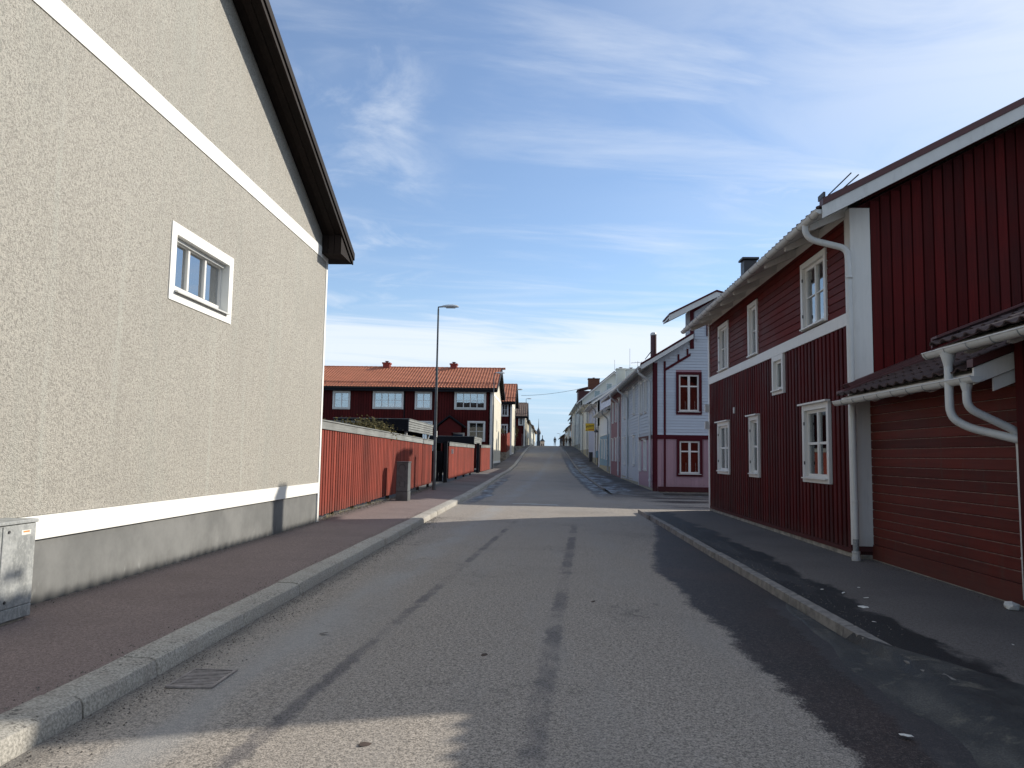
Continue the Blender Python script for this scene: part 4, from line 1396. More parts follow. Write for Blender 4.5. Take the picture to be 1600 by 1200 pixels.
def row_house(label, xc, x_far, y, depth, z0, zw, zr_, pitch_batten, wins, tile, gable_mat, group, over=0.45, door=None, chims=(), plinth=0.75, gwin=True, tw=0.24):
    """facade faces the camera (-Y), lit gable faces the street (+X) at x = xc"""
    r = thing('row_house', ((xc + x_far) / 2, y + depth / 2, z0), label, 'house', group)
    W_ = xc - x_far
    F = frame((x_far, y, 0), (1, 0, 0), (0, -1, 0))
    holes = [hole(w_[0] - x_far, w_[1] - x_far, w_[2], w_[3], 0.13) for w_ in wins]
    mb = MB()
    wall_sheet(mb, F, 0, W_ - 0.2, z0, zw, holes, 0.25)
    if door:
        pass
    mb.build('wall', M['red_wood_shaded'], r, label='dark red boarded front')
    # vertical boards, each its own
    nbt = int((W_ - 0.25) / pitch_batten)
    for k in range(nbt):
        u = (k + 0.5) * pitch_batten
        cuts = [(w_[2], w_[3]) for w_ in wins if w_[0] - x_far < u + 0.08 and w_[1] - x_far > u - 0.08]
        for (za, zb_) in sub_intervals(z0 + 0.25, zw - 0.02, cuts):
            if x_far + u > xc - 14.3:
                piece('board', r, F, u - pitch_batten * 0.38, u + pitch_batten * 0.38, round(za, 2), round(zb_, 2), 0.002, 0.024, M['house_red'], bevel=0)
    for w_ in wins:
        window(r, F, w_[0] - x_far, w_[1] - x_far, w_[2], w_[3], cw=0.13, cols=w_[4], rows=w_[5], proud=0.05, rec=0.03, sash=0.05, mull=0.06, munt=0.035,
               glass=M['glass_sky'] if w_[6] else M['glass'], curtain=w_[7] if len(w_) > 7 else None)
    # street gable
    G = frame((xc, y, 0), (0, 1, 0), (1, 0, 0))
    zr2 = zr_
    mb = MB()
    mb.prism([G(0, z0 + plinth, 0), G(depth, z0 + plinth, 0), G(depth, zw, 0), G(depth / 2, zr2 - 0.15, 0), G(0, zw, 0)], (-0.3, 0, 0))
    mb.build('gable_wall', gable_mat, r)
    MB().fbox(G, -0.01, depth, z0 - 0.6, z0 + plinth - 0.08, -0.28, -0.02).build('plinth', M['plinth'], r)
    MB().fbox(G, -0.012, depth, z0 + plinth - 0.078, z0 + plinth + 0.12, -0.05, 0.014).build('lower_band', M['white_render'], r)
    MB().fbox(G, -0.012, depth, zw - 0.55, zw - 0.35, -0.05, 0.012).build('upper_band', M['white_render'], r)
    MB().fbox(F, W_ - 0.2, W_ - 0.004, z0 + 0.1, zw, -0.05, 0.03).build('corner_board', M['white_wood'], r)
    if gwin:
        window(r, G, depth * 0.42, depth * 0.42 + 1.1, z0 + 3.4, z0 + 4.4, cw=0.1, cols=2, rows=1, proud=0.02, rec=0.0, detail=False)
    # back wall
    MB().box(x_far, xc - 0.3, y + depth - 0.25, y + depth, z0, zw).build('rear_wall', M['red_wood_shaded'], r)
    MB().box(x_far, x_far + 0.25, y + 0.25, y + depth - 0.25, z0, zw).build('party_wall', M['red_wood_shaded'], r)
    # roof
    p = (zr_ - zw) / (depth / 2)
    ye = y - over
    ze = zw - p * over + 0.05
    xr_ = xc + 0.35
    L_ = math.hypot(depth / 2 + over, zr_ + 0.05 - ze)
    sh = MB()
    sh.prism([(x_far - 0.3, ye, ze - 0.06), (x_far - 0.3, y + depth / 2, zr_ - 0.01), (x_far - 0.3, y + depth / 2, zr_ + 0.05), (x_far - 0.3, ye, ze)], (xr_ - x_far + 0.3, 0, 0))
    sh.prism([(x_far - 0.3, y + depth + over, ze - 0.06), (x_far - 0.3, y + depth / 2, zr_ - 0.01), (x_far - 0.3, y + depth / 2, zr_ + 0.05), (x_far - 0.3, y + depth + over, ze)], (xr_ - x_far + 0.3, 0, 0))
    rf_ = sh.build('roof', M['black_wood'], r)
    pantiles('roof_tiles', rf_, (x_far - 0.3, ye - 0.04, ze + 0.01), (1, 0, 0), (0, depth / 2 + over, zr_ + 0.05 - ze), xr_ - x_far + 0.3, L_, tile, tw=tw, tl=0.34, amp=0.038, kind='stuff')
    # ridge tiles
    nr = int((xr_ - x_far) / 0.4)
    rg = MB()
    for k in range(nr):
        rg.tube([(x_far - 0.3 + k * 0.42, y + depth / 2, zr_ + 0.07), (x_far - 0.3 + k * 0.42 + 0.43, y + depth / 2, zr_ + 0.09)], 0.10, 8)
    rg.build('ridge_tiles', tile, rf_, kind='stuff')
    # snow rail
    sn = MB()
    sz = ze + p * 0.75 + 0.14
    sn.box(x_far, xr_, ye + 0.72, ye + 0.74, sz + 0.0, sz + 0.03)
    sn.box(x_far, xr_, ye + 0.72, ye + 0.74, sz + 0.08, sz + 0.11)
    for k in range(int((xr_ - x_far) / 1.1)):
        sn.box(x_far + k * 1.1 + .3, x_far + k * 1.1 + .34, ye + 0.70, ye + 0.76, sz - 0.1, sz + 0.13)
    sn.build('snow_rail', M['red_metal'], r)
    # black eave and verge boards
    MB().box(x_far - 0.3, xr_, ye - 0.02, ye + 0.01, ze - 0.30, ze + 0.0).build('eave_fascia', M['black_wood'], r)
    MB().box(x_far - 0.3, xr_ - 0.05, ye + 0.012, y - 0.03, ze - 0.28, ze - 0.26).build('soffit', M['black_wood'], r)
    vb = MB()
    vb.prism([(xr_ + 0.002, ye, ze - 0.28), (xr_ + 0.002, y + depth / 2, zr_ - 0.22), (xr_ + 0.002, y + depth + over, ze - 0.28), (xr_ + 0.002, y + depth + over, ze + 0.06), (xr_ + 0.002, y + depth / 2, zr_ + 0.16), (xr_ + 0.002, ye, ze + 0.06)], (0.03, 0, 0))
    vb.build('verge_board', M['black_wood'], r)
    gutter(r, (x_far - 0.3, ye - 0.08, ze - 0.05), (xr_, ye - 0.08, ze - 0.05), (0, -1, 0), 0.06, M['steel_dark'])
    for c_ in chims:
        chimney(rf_, *c_)
    return r, F


Y1 = 62.0
k1 = 62.0 / 58.0


def wx(x_):
    return (x_ - 849.5) / 1220 * 61.9


def wz(y_, x_):
    return 1.6 + (711.9 + (x_ - 850) * 0.0129 - y_) / 1220 * 61.9


wins1 = []
for (xa, xb, ya, yb, c_, r_, sky_) in ((514, 542, 610.5, 639.5, 2, 2, True), (578, 627, 611, 639, 4, 2, True), (645, 672, 611.5, 640, 2, 2, True),
                                       (707.5, 757.5, 611.5, 640, 4, 2, True), (729, 757, 658, 690, 2, 2, False), (648, 674, 658, 690, 2, 2, True), (560, 600, 658, 690, 2, 2, False)):
    wins1.append((wx(xa), wx(xb), wz(yb, xa), wz(ya, xa), c_, r_, sky_, [(0, 1, 0, 0.25, 'curtain')] if False else None))
rh1, F1 = row_house('long dark red row house with orange tiled roof and lit cream gable', -4.13, -22.5, Y1, 12.0, 0.22, 6.95, 9.05, 0.21,
                    wins1, M['tile_orange'], M['stucco_far'], 'red row houses on the left', door=True,
                    chims=((wx(574.5), Y1 + 6, 8.9, 0.6, 0.7, 0.52, M['brick']), (wx(691.5), Y1 + 6, 8.9, 0.56, 0.7, 0.5, M['brick'])))
# porch with black gable roof and blue door
u0p, u1p, upk = wx(682) + 22.5, wx(727) + 22.5, wx(703) + 22.5
zpe, zpp = wz(668, 700), wz(652.5, 700)
pc = MB()
pc.prism([F1(u0p + 0.25, zpe - 0.45, 1.2), F1(u1p - 0.25, zpe - 0.45, 1.2), F1(u1p - 0.25, zpe + 0.02, 1.2), F1(upk, zpp - 0.1, 1.2), F1(u0p + 0.25, zpe + 0.02, 1.2)], (0, 0.06, 0))
po = pc.build('porch', M['house_red'], rh1, label='red boarded porch gable over a blue door')
for (ua, ub) in ((u0p, upk), (u1p, upk)):
    MB().prism([F1(ua, zpe - 0.05, 1.35), F1(ub, zpp, 1.35), F1(ub, zpp + 0.12, 1.35), F1(ua, zpe + 0.07, 1.35)], (0, 1.3, 0)).build('porch_roof', M['black_wood'], po)
MB().fbox(F1, u0p + 0.25, u0p + 1.25, 0.3, zpe - 0.45, 0.03, 1.18).build('porch_side', M['house_red'], po)
MB().fbox(F1, upk - 0.35, upk + 1.1, 0.3, zpe - 0.42, 0.03, 0.06).build('door_frame', M['white_wood'], po)
MB().fbox(F1, upk - 0.22, upk + 0.97, 0.35, zpe - 0.55, 0.061, 0.085).build('door', M['door_blue'], po, label='dark blue panelled door')
for uu in (upk + 0.12, upk + 0.42):
    MB().fbox(F1, uu, uu + 0.2, zpe - 1.15, zpe - 0.85, 0.086, 0.09).build('door_pane', M['glass_sky'], po)
# rainwater pipe between the houses of the row
MB().tube([F1(wx(628.5) + 22.5, 0.3, 0.06), F1(wx(628.5) + 22.5, 6.7, 0.06)], 0.04, 8).build('downpipe', M['black_wood'], rh1)


def wx2(x_, Y):
    return (x_ - 849.5) / 1220 * Y


def wz2(y_, x_, Y):
    return 1.6 + (711.9 + (x_ - 850) * 0.0129 - y_) / 1220 * Y


Yb = 87.0
wins2 = [(wx2(781.5, Yb), wx2(793, Yb), wz2(651, 790, Yb), wz2(630, 790, Yb), 2, 2, False, [(0.05, 0.95, 0.1, 1, 'curtain_red')]),
         (wx2(781, Yb), wx2(792.5, Yb), wz2(681, 790, Yb), wz2(663, 790, Yb), 2, 2, False, [(0, 1, 0.5, 0.8, 'curtain')])]
row_house('second dark red row house up the hill with orange tiles and lit gable', -3.62, -11, Yb, 11.0, 1.5, 7.65, 9.9, 0.25, wins2, M['tile_orange'], M['stucco_far'],
          'red row houses on the left', plinth=0.3, tw=0.3)
Yc = 122.0
wins3 = [(wx2(809, Yc), wx2(816.5, Yc), wz2(665, 812, Yc), wz2(652, 812, Yc), 2, 1, False, [(0.05, 0.95, 0.1, 1, 'curtain_red')])]
row_house('third red row house near the crest with streaky grey-brown old roof', -3.02, -8, Yc, 10.0, 2.9, 7.75, 10.0, 0.3, wins3, M['tile_grey'], M['stucco_far'],
          'red row houses on the left', plinth=0.3, gwin=False, tw=0.34, over=0.3)

# garden walls with red fences between the row houses
def garden(label, y0, y1, x_s, zf0, zf1, mat=M['fence_red']):
    r = thing('garden_fence', (x_s, (y0 + y1) / 2, gz(y0)), label, 'fence', 'garden fences on low walls up the hill')
    MB().prism([(x_s, y0, gz(y0) - 0.1), (x_s, y1, gz(y1) - 0.1), (x_s, y1, zf0 + 0.35 - 0.01), (x_s, y0, zf0 - 0.01)], (-0.3, 0, 0)).build('retaining_wall', M['concrete'], r)
    MB().box(x_s - 4, x_s - 0.3, y0, y0 + 0.25, gz(y0) - 0.1, zf0 - 0.01).build('end_wall', M['concrete'], r)
    Fy = frame((x_s - 3.2, y0, 0), (1, 0, 0), (0, -1, 0))
    for k in range(16):
        piece('board', r, Fy, k * 0.2, k * 0.2 + 0.185, zf0, zf1, 0, 0.03, mat, bevel=0)
    Fs = frame((x_s, y0, 0), (0, 1, 0), (1, 0, 0))
    nn = int((y1 - y0) / 0.24)
    for k in range(nn):
        zz = 0.35 * k / nn
        piece('board', r, Fs, k * 0.24, k * 0.24 + 0.215, round(zf0 + zz, 1), round(zf1 + zz, 1), 0, 0.03, mat, bevel=0)
    return r


garden('bright red board fence on a concrete garden wall below the second row house', 78.5, 86, -3.78, 1.9, 3.75)
garden('dark red garden fence on wall below the third row house', 110.5, 121, -3.25, 2.9, 4.6, M['red_wood'])
shrub('bare brown shrub over the red fence below the second row house', (-4.8, 80.5, 3.9), 0.9, 1.5, 0.4, 900, 0.15, M['leaf'], 1.2)
shrub('dark bare shrub between the second and third row houses', (-4.1, 106, 4.2), 0.6, 3, 1.2, 900, 0.2, M['leaf'], 2.3)

# dark side of the ridge seen above the long row house, far left
bg_ = thing('house', (-24, 88, 1), 'dark gable roof just peeking over the left end of the row house', 'house')
MB().prism([(-29, 84, 1), (-21, 84, 1), (-21, 84, 8.0), (-25, 84, 10.9), (-29, 84, 8.0)], (0, 8, 0)).build('wall', M['brown_wall'], bg_)
MB().prism([(-30, 83.6, 7.5), (-25, 83.6, 11.1), (-20, 83.6, 7.5), (-20, 83.6, 7.7), (-25, 83.6, 11.35), (-30, 83.6, 7.7)], (0, 9, 0)).build('roof', M['steel_dark'], bg_)

# loose grit and winter gravel along walls, fence feet and gutters
gr = MB()


def grit(n_, fx, y0, y1, sx, zf, s0=0.003, s1=0.010):
    for _ in range(n_):
        y = random.uniform(y0, y1)
        x = fx(y) + abs(random.gauss(0, sx)) * (1 if sx > 0 else -1)
        s_ = random.uniform(s0, s1) * (1 + max(0, y - 12) * 0.04)
        z = zf(x, y) + s_ * 0.3
        a_ = random.uniform(0, 6.28)
        q = [Vector((x + s_ * math.cos(a_ + t), y + s_ * math.sin(a_ + t), z - s_ * 0.4)) for t in (0, 2.1, 4.2)] + [Vector((x, y, z + s_ * random.uniform(0.4, 0.9)))]
        gr.add(q, [(0, 1, 3), (1, 2, 3), (2, 0, 3)])


def zleft(x, y):
    return gz(y) + 0.118 + 0.027 * (x - (KL(y) - KW)) / (LW(y) - KL(y) + KW)


def zroad(x, y):
    t = (x - KL(y)) / (KR - KL(y))
    return gz(y) + 0.12 * t * (1 - t)


grit(2600, lambda y: KL(y) + 0.01, 3.5, 20, 0.16, zroad)
grit(700, lambda y: -4.70, 6.8, 16.5, 0.05, zleft)
grit(1500, lambda y: -4.93, 16.6, 34, 0.12, zleft, 0.006, 0.018)
grit(700, lambda y: KL(y) - KW - 0.02, 4, 20, -0.07, zleft)
grit(700, lambda y: 5.02, 8.3, 12.3, -0.09, lambda x, y: 0.10)
grit(700, lambda y: 4.82, 12.3, 22.8, -0.06, lambda x, y: 0.10)
grit(500, lambda y: KR + 0.14, 7, 20, 0.25, lambda x, y: 0.099)
gr.build('winter_grit', simple('grit', (0.13, 0.115, 0.10), 0.9, var=0.6, scale=40), None, kind='stuff', label='loose winter grit lying along gutters, walls and fence feet', cat='gravel')

# dry winter grass at the foot of the fences
gs = MB()
for _ in range(700):
    y = random.choice((random.gauss(18.5, 1.2), random.gauss(22, 1.5), random.uniform(16.7, 33.5), random.uniform(40, 50)))
    x = LW(y) + random.uniform(-0.02, 0.10)
    h_ = random.uniform(0.03, 0.12)
    b_ = Vector((x, y, gz(y) + 0.13))
    t_ = b_ + Vector((random.gauss(0, 0.04), random.gauss(0, 0.05), h_))
    gs.add([b_ + Vector((0, -0.006, 0)), b_ + Vector((0, 0.006, 0)), t_], [(0, 1, 2)])
gs.build('dry_grass', simple('straw', (0.20, 0.17, 0.08), 0.9, var=0.4, scale=20), None, kind='stuff', label='dry grass tufts along the foot of the red fences', cat='grass')

# ------------------------------------------------------------------ second cabinet, street lamps
c2 = thing('utility_cabinet', (-4.38, 24.6, 0.14), 'narrow grey street cabinet with scribbles standing before the long red fence', 'cabinet')
MB().box(-4.57, -4.2, 24.2, 24.72, 0.13, 0.42).build('base', M['cab_grey'], c2, bevel=0.006)
MB().box(-4.565, -4.205, 24.205, 24.715, 0.43, 1.31).build('body', M['cab_grey'], c2, bevel=0.006)
MB().box(-4.58, -4.19, 24.19, 24.73, 1.312, 1.345).build('top', M['cab_grey'], c2, bevel=0.008)
gf = MB()
gf.tube([(-4.50, 24.2, 1.12), (-4.46, 24.2, 1.24), (-4.36, 24.2, 1.27), (-4.30, 24.2, 1.2), (-4.28, 24.2, 1.08)], 0.006, 5)
gf.tube([(-4.45, 24.2, 0.72), (-4.45, 24.2, 0.58), (-4.3, 24.2, 0.56), (-4.3, 24.2, 0.74), (-4.42, 24.2, 0.75)], 0.005, 5)
gf.build('graffiti', M['cloth_dark'], c2)


def street_lamp(label, x, y, H, copy_of=None):
    z0 = gz(y) + 0.12
    if copy_of is None:
        r = thing('street_lamp', (x, y, z0), label, 'street lamp', 'street lamps on the left pavement')
        MB().lathe((x, y, z0), [(0.085, 0), (0.085, 0.06), (0.07, 0.07), (0.07, 1.6), (0.062, 1.64), (0.055, 4.1), (0.05, 5.0), (0.04, 5.05), (0.035, H - 0.1)], 10).build('pole', M['cab_grey'], r, smooth=True)
        MB().tube([(x, y, z0 + H - 0.15), (x, y, z0 + H - 0.02), (x + 0.2, y, z0 + H)], 0.032, 8).build('arm', M['steel_dark'], r)
        hb = MB()
        seg = 12
        secs = [(0.12, 0.03, 0.03, 0.0), (0.2, 0.07, 0.06, 0.0), (0.38, 0.13, 0.09, 0.0), (0.6, 0.15, 0.095, 0.0), (0.78, 0.11, 0.07, 0.0), (0.86, 0.03, 0.02, -0.01)]
        for (dx_, wy, wz_, oz) in secs:
            for k in range(seg):
                t = 2 * math.pi * k / seg
                sz = math.sin(t)
                hb.v.append(Vector((x + dx_, y + wy * math.cos(t), z0 + H + oz + (wz_ * sz if sz > 0 else wz_ * 0.45 * sz))))
        for i in range(len(secs) - 1):
            for k in range(seg):
                hb.f.append((i * seg + k, i * seg + (k + 1) % seg, (i + 1) * seg + (k + 1) % seg, (i + 1) * seg + k))
        hb.f += [tuple(range(seg))[::-1], tuple((len(secs) - 1) * seg + k for k in range(seg))]
        hd = hb.build('lamp_head', M['lamp_white'], r, smooth=True)
        MB().box(x + 0.32, x + 0.7, y - 0.09, y + 0.09, z0 + H - 0.055, z0 + H - 0.035).build('lamp_glass', M['lamp_glass'], hd)
        MB().box(x + 0.045, x + 0.075, y - 0.05, y + 0.05, z0 + 2.15, z0 + 2.4).build('plate', M['litter'], r)
        return r
    c = copy_of.copy()
    C.objects.link(c)
    c.location = (x, y, z0)
    c['label'] = label
    for ch in copy_of.children:
        d = ch.copy()
        C.objects.link(d)
        d.parent = c
        for g in ch.children:
            e_ = g.copy()
            C.objects.link(e_)
            e_.parent = d
    return c


L1 = street_lamp('tall grey street lamp at the far end of the long red fence', -4.45, 31.8, 7.55)
street_lamp('street lamp in front of the cream gable of the long row house', -4.02, 61.2, 7.5, L1)
street_lamp('street lamp before the second row house gable', -3.45, 92, 7.5, L1)
street_lamp('street lamp beside the third row house near the crest', -2.95, 124, 7.5, L1)
bpy.context.view_layer.update()

# ------------------------------------------------------------------ RIGHT: main red house
XR = 4.85
YA, YB = 12.35, 23.1
rhs = thing('red_house', (XR + 2.8, 17.7, 0.1), 'dark red two-storey timber house with white trim on the right of the street', 'house')
F = frame((XR, 0, 0), (0, 1, 0), (-1, 0, 0))
RP = 0.52
XG = 7.7       # ridge
ZE = 5.60      # wall top at street face
ZRG = ZE + RP * (XG - XR)
lower = [(13.42, 14.77, 1.20, 2.60), (17.78, 18.58, 1.19, 2.59), (20.58, 21.92, 1.19, 2.58), (15.90, 16.66, 2.94, 3.745)]
upper = [(13.42, 14.73, 3.99, 5.26), (17.78, 18.59, 3.975, 5.24), (20.60, 21.76, 3.97, 5.25)]
Z_PL, Z_SK, Z_B0, Z_B1 = 0.17, 0.24, 3.75, 3.95
holes = [hole(*q, 0.1) for q in lower[:3]] + [hole(*lower[3], 0.1)] + [hole(*q, 0.1, 0.04) for q in upper]
mb = MB()
wall_sheet(mb, F, YA + 0.02, YB, Z_PL, ZE, holes, 0.22)
mb.build('wall', M['red_wood_shaded'], rhs, label='dark red street wall')
# plinth
for k in range(9):
    ya = YA + k * 1.19
    piece('plinth_block', rhs, F, ya, min(ya + 1.18, YB), -0.02, Z_PL - 0.002, -0.2, 0.035, M['concrete'], bevel=0.008)
MB().fbox(F, YA + 0.2, YB, Z_PL, Z_SK, 0.0, 0.045).build('skirting', M['red_wood'], rhs)
# vertical lock panel boards on the lower storey
pitch_ = 0.19
n_ = int((YB - 0.12 - (YA + 0.22)) / pitch_)
for k in range(n_ + 1):
    u = YA + 0.22 + (k + 0.5) * pitch_
    if u > YB - 0.15:
        break
    cuts = [(q[2], q[3]) for q in lower if q[0] < u + 0.055 and q[1] > u - 0.055]
    for (za, zb_) in sub_intervals(Z_SK + 0.003, Z_B0, cuts):
        piece('board', rhs, F, u - 0.06, u + 0.06, round(za, 3), round(zb_, 3), 0.001, 0.034, M['red_wood'], bevel=0.006)
# horizontal boards upstairs
bh = 0.135
k = 0
z_ = Z_B1
while z_ < ZE - 0.02:
    zt = min(z_ + bh, ZE)
    cuts = [(q[0], q[1]) for q in upper if q[2] < zt and q[3] > z_]
    for (ua, ub) in sub_intervals(YA + 0.2, YB - 0.12, cuts):
        # wedge shaped weatherboard
        piece('weatherboard', rhs, F, round(ua, 3), round(ub, 3), z_ + 0.004, zt - 0.005, 0.0, 0.022, M['red_board'], bevel=0.006)
    z_ += bh
MB().fbox(F, YA + 0.2, YB - 0.12, Z_B0, Z_B1, 0.0, 0.05).build('string_course', M['white_wood'], rhs)
# corner boards
MB().fbox(F, YB - 0.12, YB + 0.01, Z_PL, ZE, 0.0, 0.05).build('corner_board', M['white_wood'], rhs)
MB().fbox(F, YA + 0.02, YA + 0.2, 0.30, ZE, 0.0, 0.05).build('corner_board', M['white_wood'], rhs)
# windows
for i, q in enumerate(lower):
    small = i == 3
    nar = i == 1
    cur = [(0, 1, 0, 0.62, 'curtain'), (0.0, 0.3, 0.55, 1, 'curtain_grey'), (0.7, 1, 0.6, 1, 'curtain_grey')] if i == 0 else (
        [(0.0, 1, 0, 1, 'curtain_grey')] if i == 1 else ([(0.05, 0.95, 0.0, 0.5, 'curtain_red'), (0, 1, 0.4, 1, 'curtain_grey')] if i == 2 else [(0.3, 1, 0, 1, 'curtain')]))
    window(rhs, F, *q, cw=0.1, cols=1 if (small or nar) else 2, rows=1 if small else 2, proud=0.055, rec=0.01, sash=0.055, mull=0.075, munt=0.045,
           hood=not small, hinge=not small, curtain=cur, bottom=0.10)
for i, q in enumerate(upper):
    window(rhs, F, *q, cw=0.1, cols=1 if i == 1 else 2, rows=2, proud=0.055, rec=0.01, sash=0.055, mull=0.075, munt=0.02, hinge=i != 1, bottom=0.04,
           wmid=None, glass=M['glass_sky'], curtain=[(0, 1, 0, 0.75, 'curtain_grey')] if i == 0 else ([(0, 1, 0.3, 1, 'curtain')] if i == 1 else [(0.1, 0.9, 0.05, 0.3, 'curtain_red')]))
# street number plate / small lamp
MB().fbox(F, 19.98, 20.06, 2.75, 2.9, 0.03, 0.06).build('wall_plate', M['white_metal'], rhs)
for z_ in (2.45, 2.95):
    MB().fbox(F, YB - 0.10, YB + 0.005, z_, z_ + 0.22, 0.05, 0.16).build('junction_box', M['white_metal'], rhs)
# south gable, faces the camera
G = frame((0, YA, 0), (1, 0, 0), (0, -1, 0))


def rake(x):
    return ZE + RP * (x - XR) if x < XG else ZRG - RP * (x - XG)


XE = 2 * XG - XR
gb = MB()
gb.prism([G(XR + 0.02, 0, 0), G(XE, 0, 0), G(XE, ZE, 0), G(XG, ZRG, 0), G(XR + 0.02, ZE, 0)], (0, 0.2, 0))
gb.build('gable_wall', M['red_wood_shaded'], rhs)
gbp = 0.165
x_ = XR + 0.27
while x_ < XE:
    zt = min(rake(x_), rake(x_ + 0.12)) - 0.02
    piece('board', rhs, G, x_ + 0.008, x_ + 0.150, 2.4, round(zt, 2), 0.0, 0.02, M['red_wood'], bevel=0.005)
    x_ += gbp
MB().fbox(G, XR - 0.05, XR + 0.262, 0.30, ZE + 0.0, -0.015, 0.035).build('corner_board', M['white_wood'], rhs, label='wide white corner board')
MB().box(XR - 0.03, XR + 0.25, YA - 0.02, YA + 0.02, 0.22, 0.295).build('corner_flashing', M['red_metal'], rhs)
# north gable + back wall
MB().prism([(XR + 0.02, YB - 0.2, 0), (XE, YB - 0.2, 0), (XE, YB - 0.2, ZE), (XG, YB - 0.2, ZRG), (XR + 0.02, YB - 0.2, ZE)], (0, 0.2, 0)).build('north_gable', M['red_board'], rhs)
MB().box(XE - 0.2, XE, YA + 0.2, YB - 0.2, 0, ZE).build('rear_wall', M['red_board'], rhs)
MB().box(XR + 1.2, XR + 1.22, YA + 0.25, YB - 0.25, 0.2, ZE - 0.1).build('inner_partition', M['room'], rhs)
# roof
YG0, YG1 = 11.72, 23.5
XO_ = 4.20
zo = ZE + 0.10 - RP * (XR - XO_)       # underside of sheathing at the eave
ro = MB()
ro.prism([(XO_, YG0, zo), (XG, YG0, ZE + 0.10 + RP * (XG - XR)), (XG, YG0, ZE + 0.15 + RP * (XG - XR)), (XO_, YG0, zo + 0.05)], (0, YG1 - YG0, 0))
XO2 = 2 * XG - XO_
ro.prism([(XO2, YG0, zo), (XG, YG0, ZE + 0.10 + RP * (XG - XR)), (XG, YG0, ZE + 0.15 + RP * (XG - XR)), (XO2, YG0, zo + 0.05)], (0, YG1 - YG0, 0))
rfo = ro.build('roof', M['white_wood'], rhs, label='roof sheathing painted white below')
sl_len = (XG - XO_) * math.sqrt(1 + RP * RP)
for (xo, sg) in ((XO_ - 0.05, 1), (XO2 + 0.05, -1)):
    pantiles('roof_tiles', rfo, (xo, YG0 + 0.05, zo + 0.055 - 0.02), (0, 1, 0), (sg, 0, RP), YG1 - YG0 - 0.1, sl_len + 0.06, M['tile_dark'], tw=0.235, tl=0.34, amp=0.045, kind='stuff')
# soffit boards closing wall head, rafters
yy = 12.5
while yy < YG1:
    MB().prism([(XO_ + 0.04, yy, zo - 0.005 + RP * 0.04), (XR - 0.002, yy, ZE + 0.095), (XR - 0.002, yy, ZE - 0.06), (XO_ + 0.10, yy, zo - 0.11 + 0.05), (XO_ + 0.04, yy, zo - 0.07)], (0, 0.075, 0)).build('rafter', M['white_wood'], rhs)
    yy += 1.27
MB().box(XR - 0.025, XR - 0.002, YA + 0.2, YB, ZE - 0.10, ZE + 0.06).build('frieze_board', M['white_wood'], rhs)
# verge at the near gable: white board, red flashing on top
for (name_, y0_, y1_, o0, o1, mt_) in (('verge_board', YG0 - 0.03, YG0 - 0.002, -0.12, 0.075, M['white_metal']), ('verge_flashing', YG0 - 0.05, YG0 + 0.10, 0.08, 0.185, M['red_metal'])):
    vb = MB()
    xe_ = XO_ - 0.04
    ze_ = zo - RP * 0.04 + 0.02
    zg_ = ZE + 0.12 + RP * (XG - XR)
    vb.prism([(xe_, y0_, ze_ + o0), (XG, y0_, zg_ + o0), (2 * XG - xe_, y0_, ze_ + o0), (2 * XG - xe_, y0_, ze_ + o1), (XG, y0_, zg_ + o1), (xe_, y0_, ze_ + o1)], (0, y1_ - y0_, 0))
    vb.build(name_, mt_, rhs)
MB().prism([(XR + 0.1, YG0, ZE + 0.03 + RP * 0.1 - 0.02), (XG, YG0, ZRG + 0.06), (XG, YG0, ZRG + 0.085), (XR + 0.1, YG0, ZE + 0.03 + RP * 0.1)], (0, YA - YG0 - 0.04, 0)).build('gable_soffit', M['red_wood_shaded'], rhs)
# white triangle closing the boxed eave at the gable
gutter(rhs, (XO_ - 0.06, YG0 + 0.02, zo + 0.03), (XO_ - 0.06, YG1, zo + 0.03), (-1, 0, 0), 0.068, brackets=0.6)
downpipe(rhs, [(XO_ - 0.06, 12.42, zo - 0.02), (XO_ - 0.06, 12.42, zo - 0.14), (XO_ + 0.02, 12.40, zo - 0.26), (XR - 0.12, 12.27, 4.93), (XR - 0.12, 12.22, 4.7), (XR - 0.12, 12.18, 0.42)],
         0.05, clamps=((XR - 0.12, 12.2, 4.45), (XR - 0.12, 12.19, 2.3), (XR - 0.12, 12.18, 0.98)))
MB().tube([(XR - 0.12, 12.18, 0.44), (XR - 0.12, 12.18, 0.10)], 0.045, 12).build('downpipe', M['galv'], rhs, smooth=True, label='bare zinc lower end of the white downpipe')
MB().lathe((XR - 0.12, 12.18, 0.09), [(0.065, 0), (0.068, 0.05), (0.06, 0.06), (0.055, 0.11), (0.062, 0.12), (0.062, 0.145), (0.05, 0.15)], 12).build('pipe_socket', M['white_metal'], rhs)
# roof ladder rails and chimney vent
for dy_ in (0, 0.28):
    MB().tube([(4.36 + dy_ * 0.4, 12.0, 5.70), (4.36 + dy_ * 0.4 + 0.36, 12.0, 6.06 - dy_ * 0.1)], 0.010, 6).build('ladder_rail', M['steel_dark'], rfo)
MB().box(4.27, 4.30, 11.95, 12.2, 5.66, 5.74).build('ladder_bracket', M['steel_dark'], rfo)
vt = MB().box(5.17, 5.50, 20.3, 20.65, 6.0, 6.78).build('chimney', M['steel_dark'], rfo, label='black sheet metal chimney')
MB().box(5.12, 5.55, 20.25, 20.70, 6.81, 6.86).build('chimney_cap', M['steel_dark'], vt)

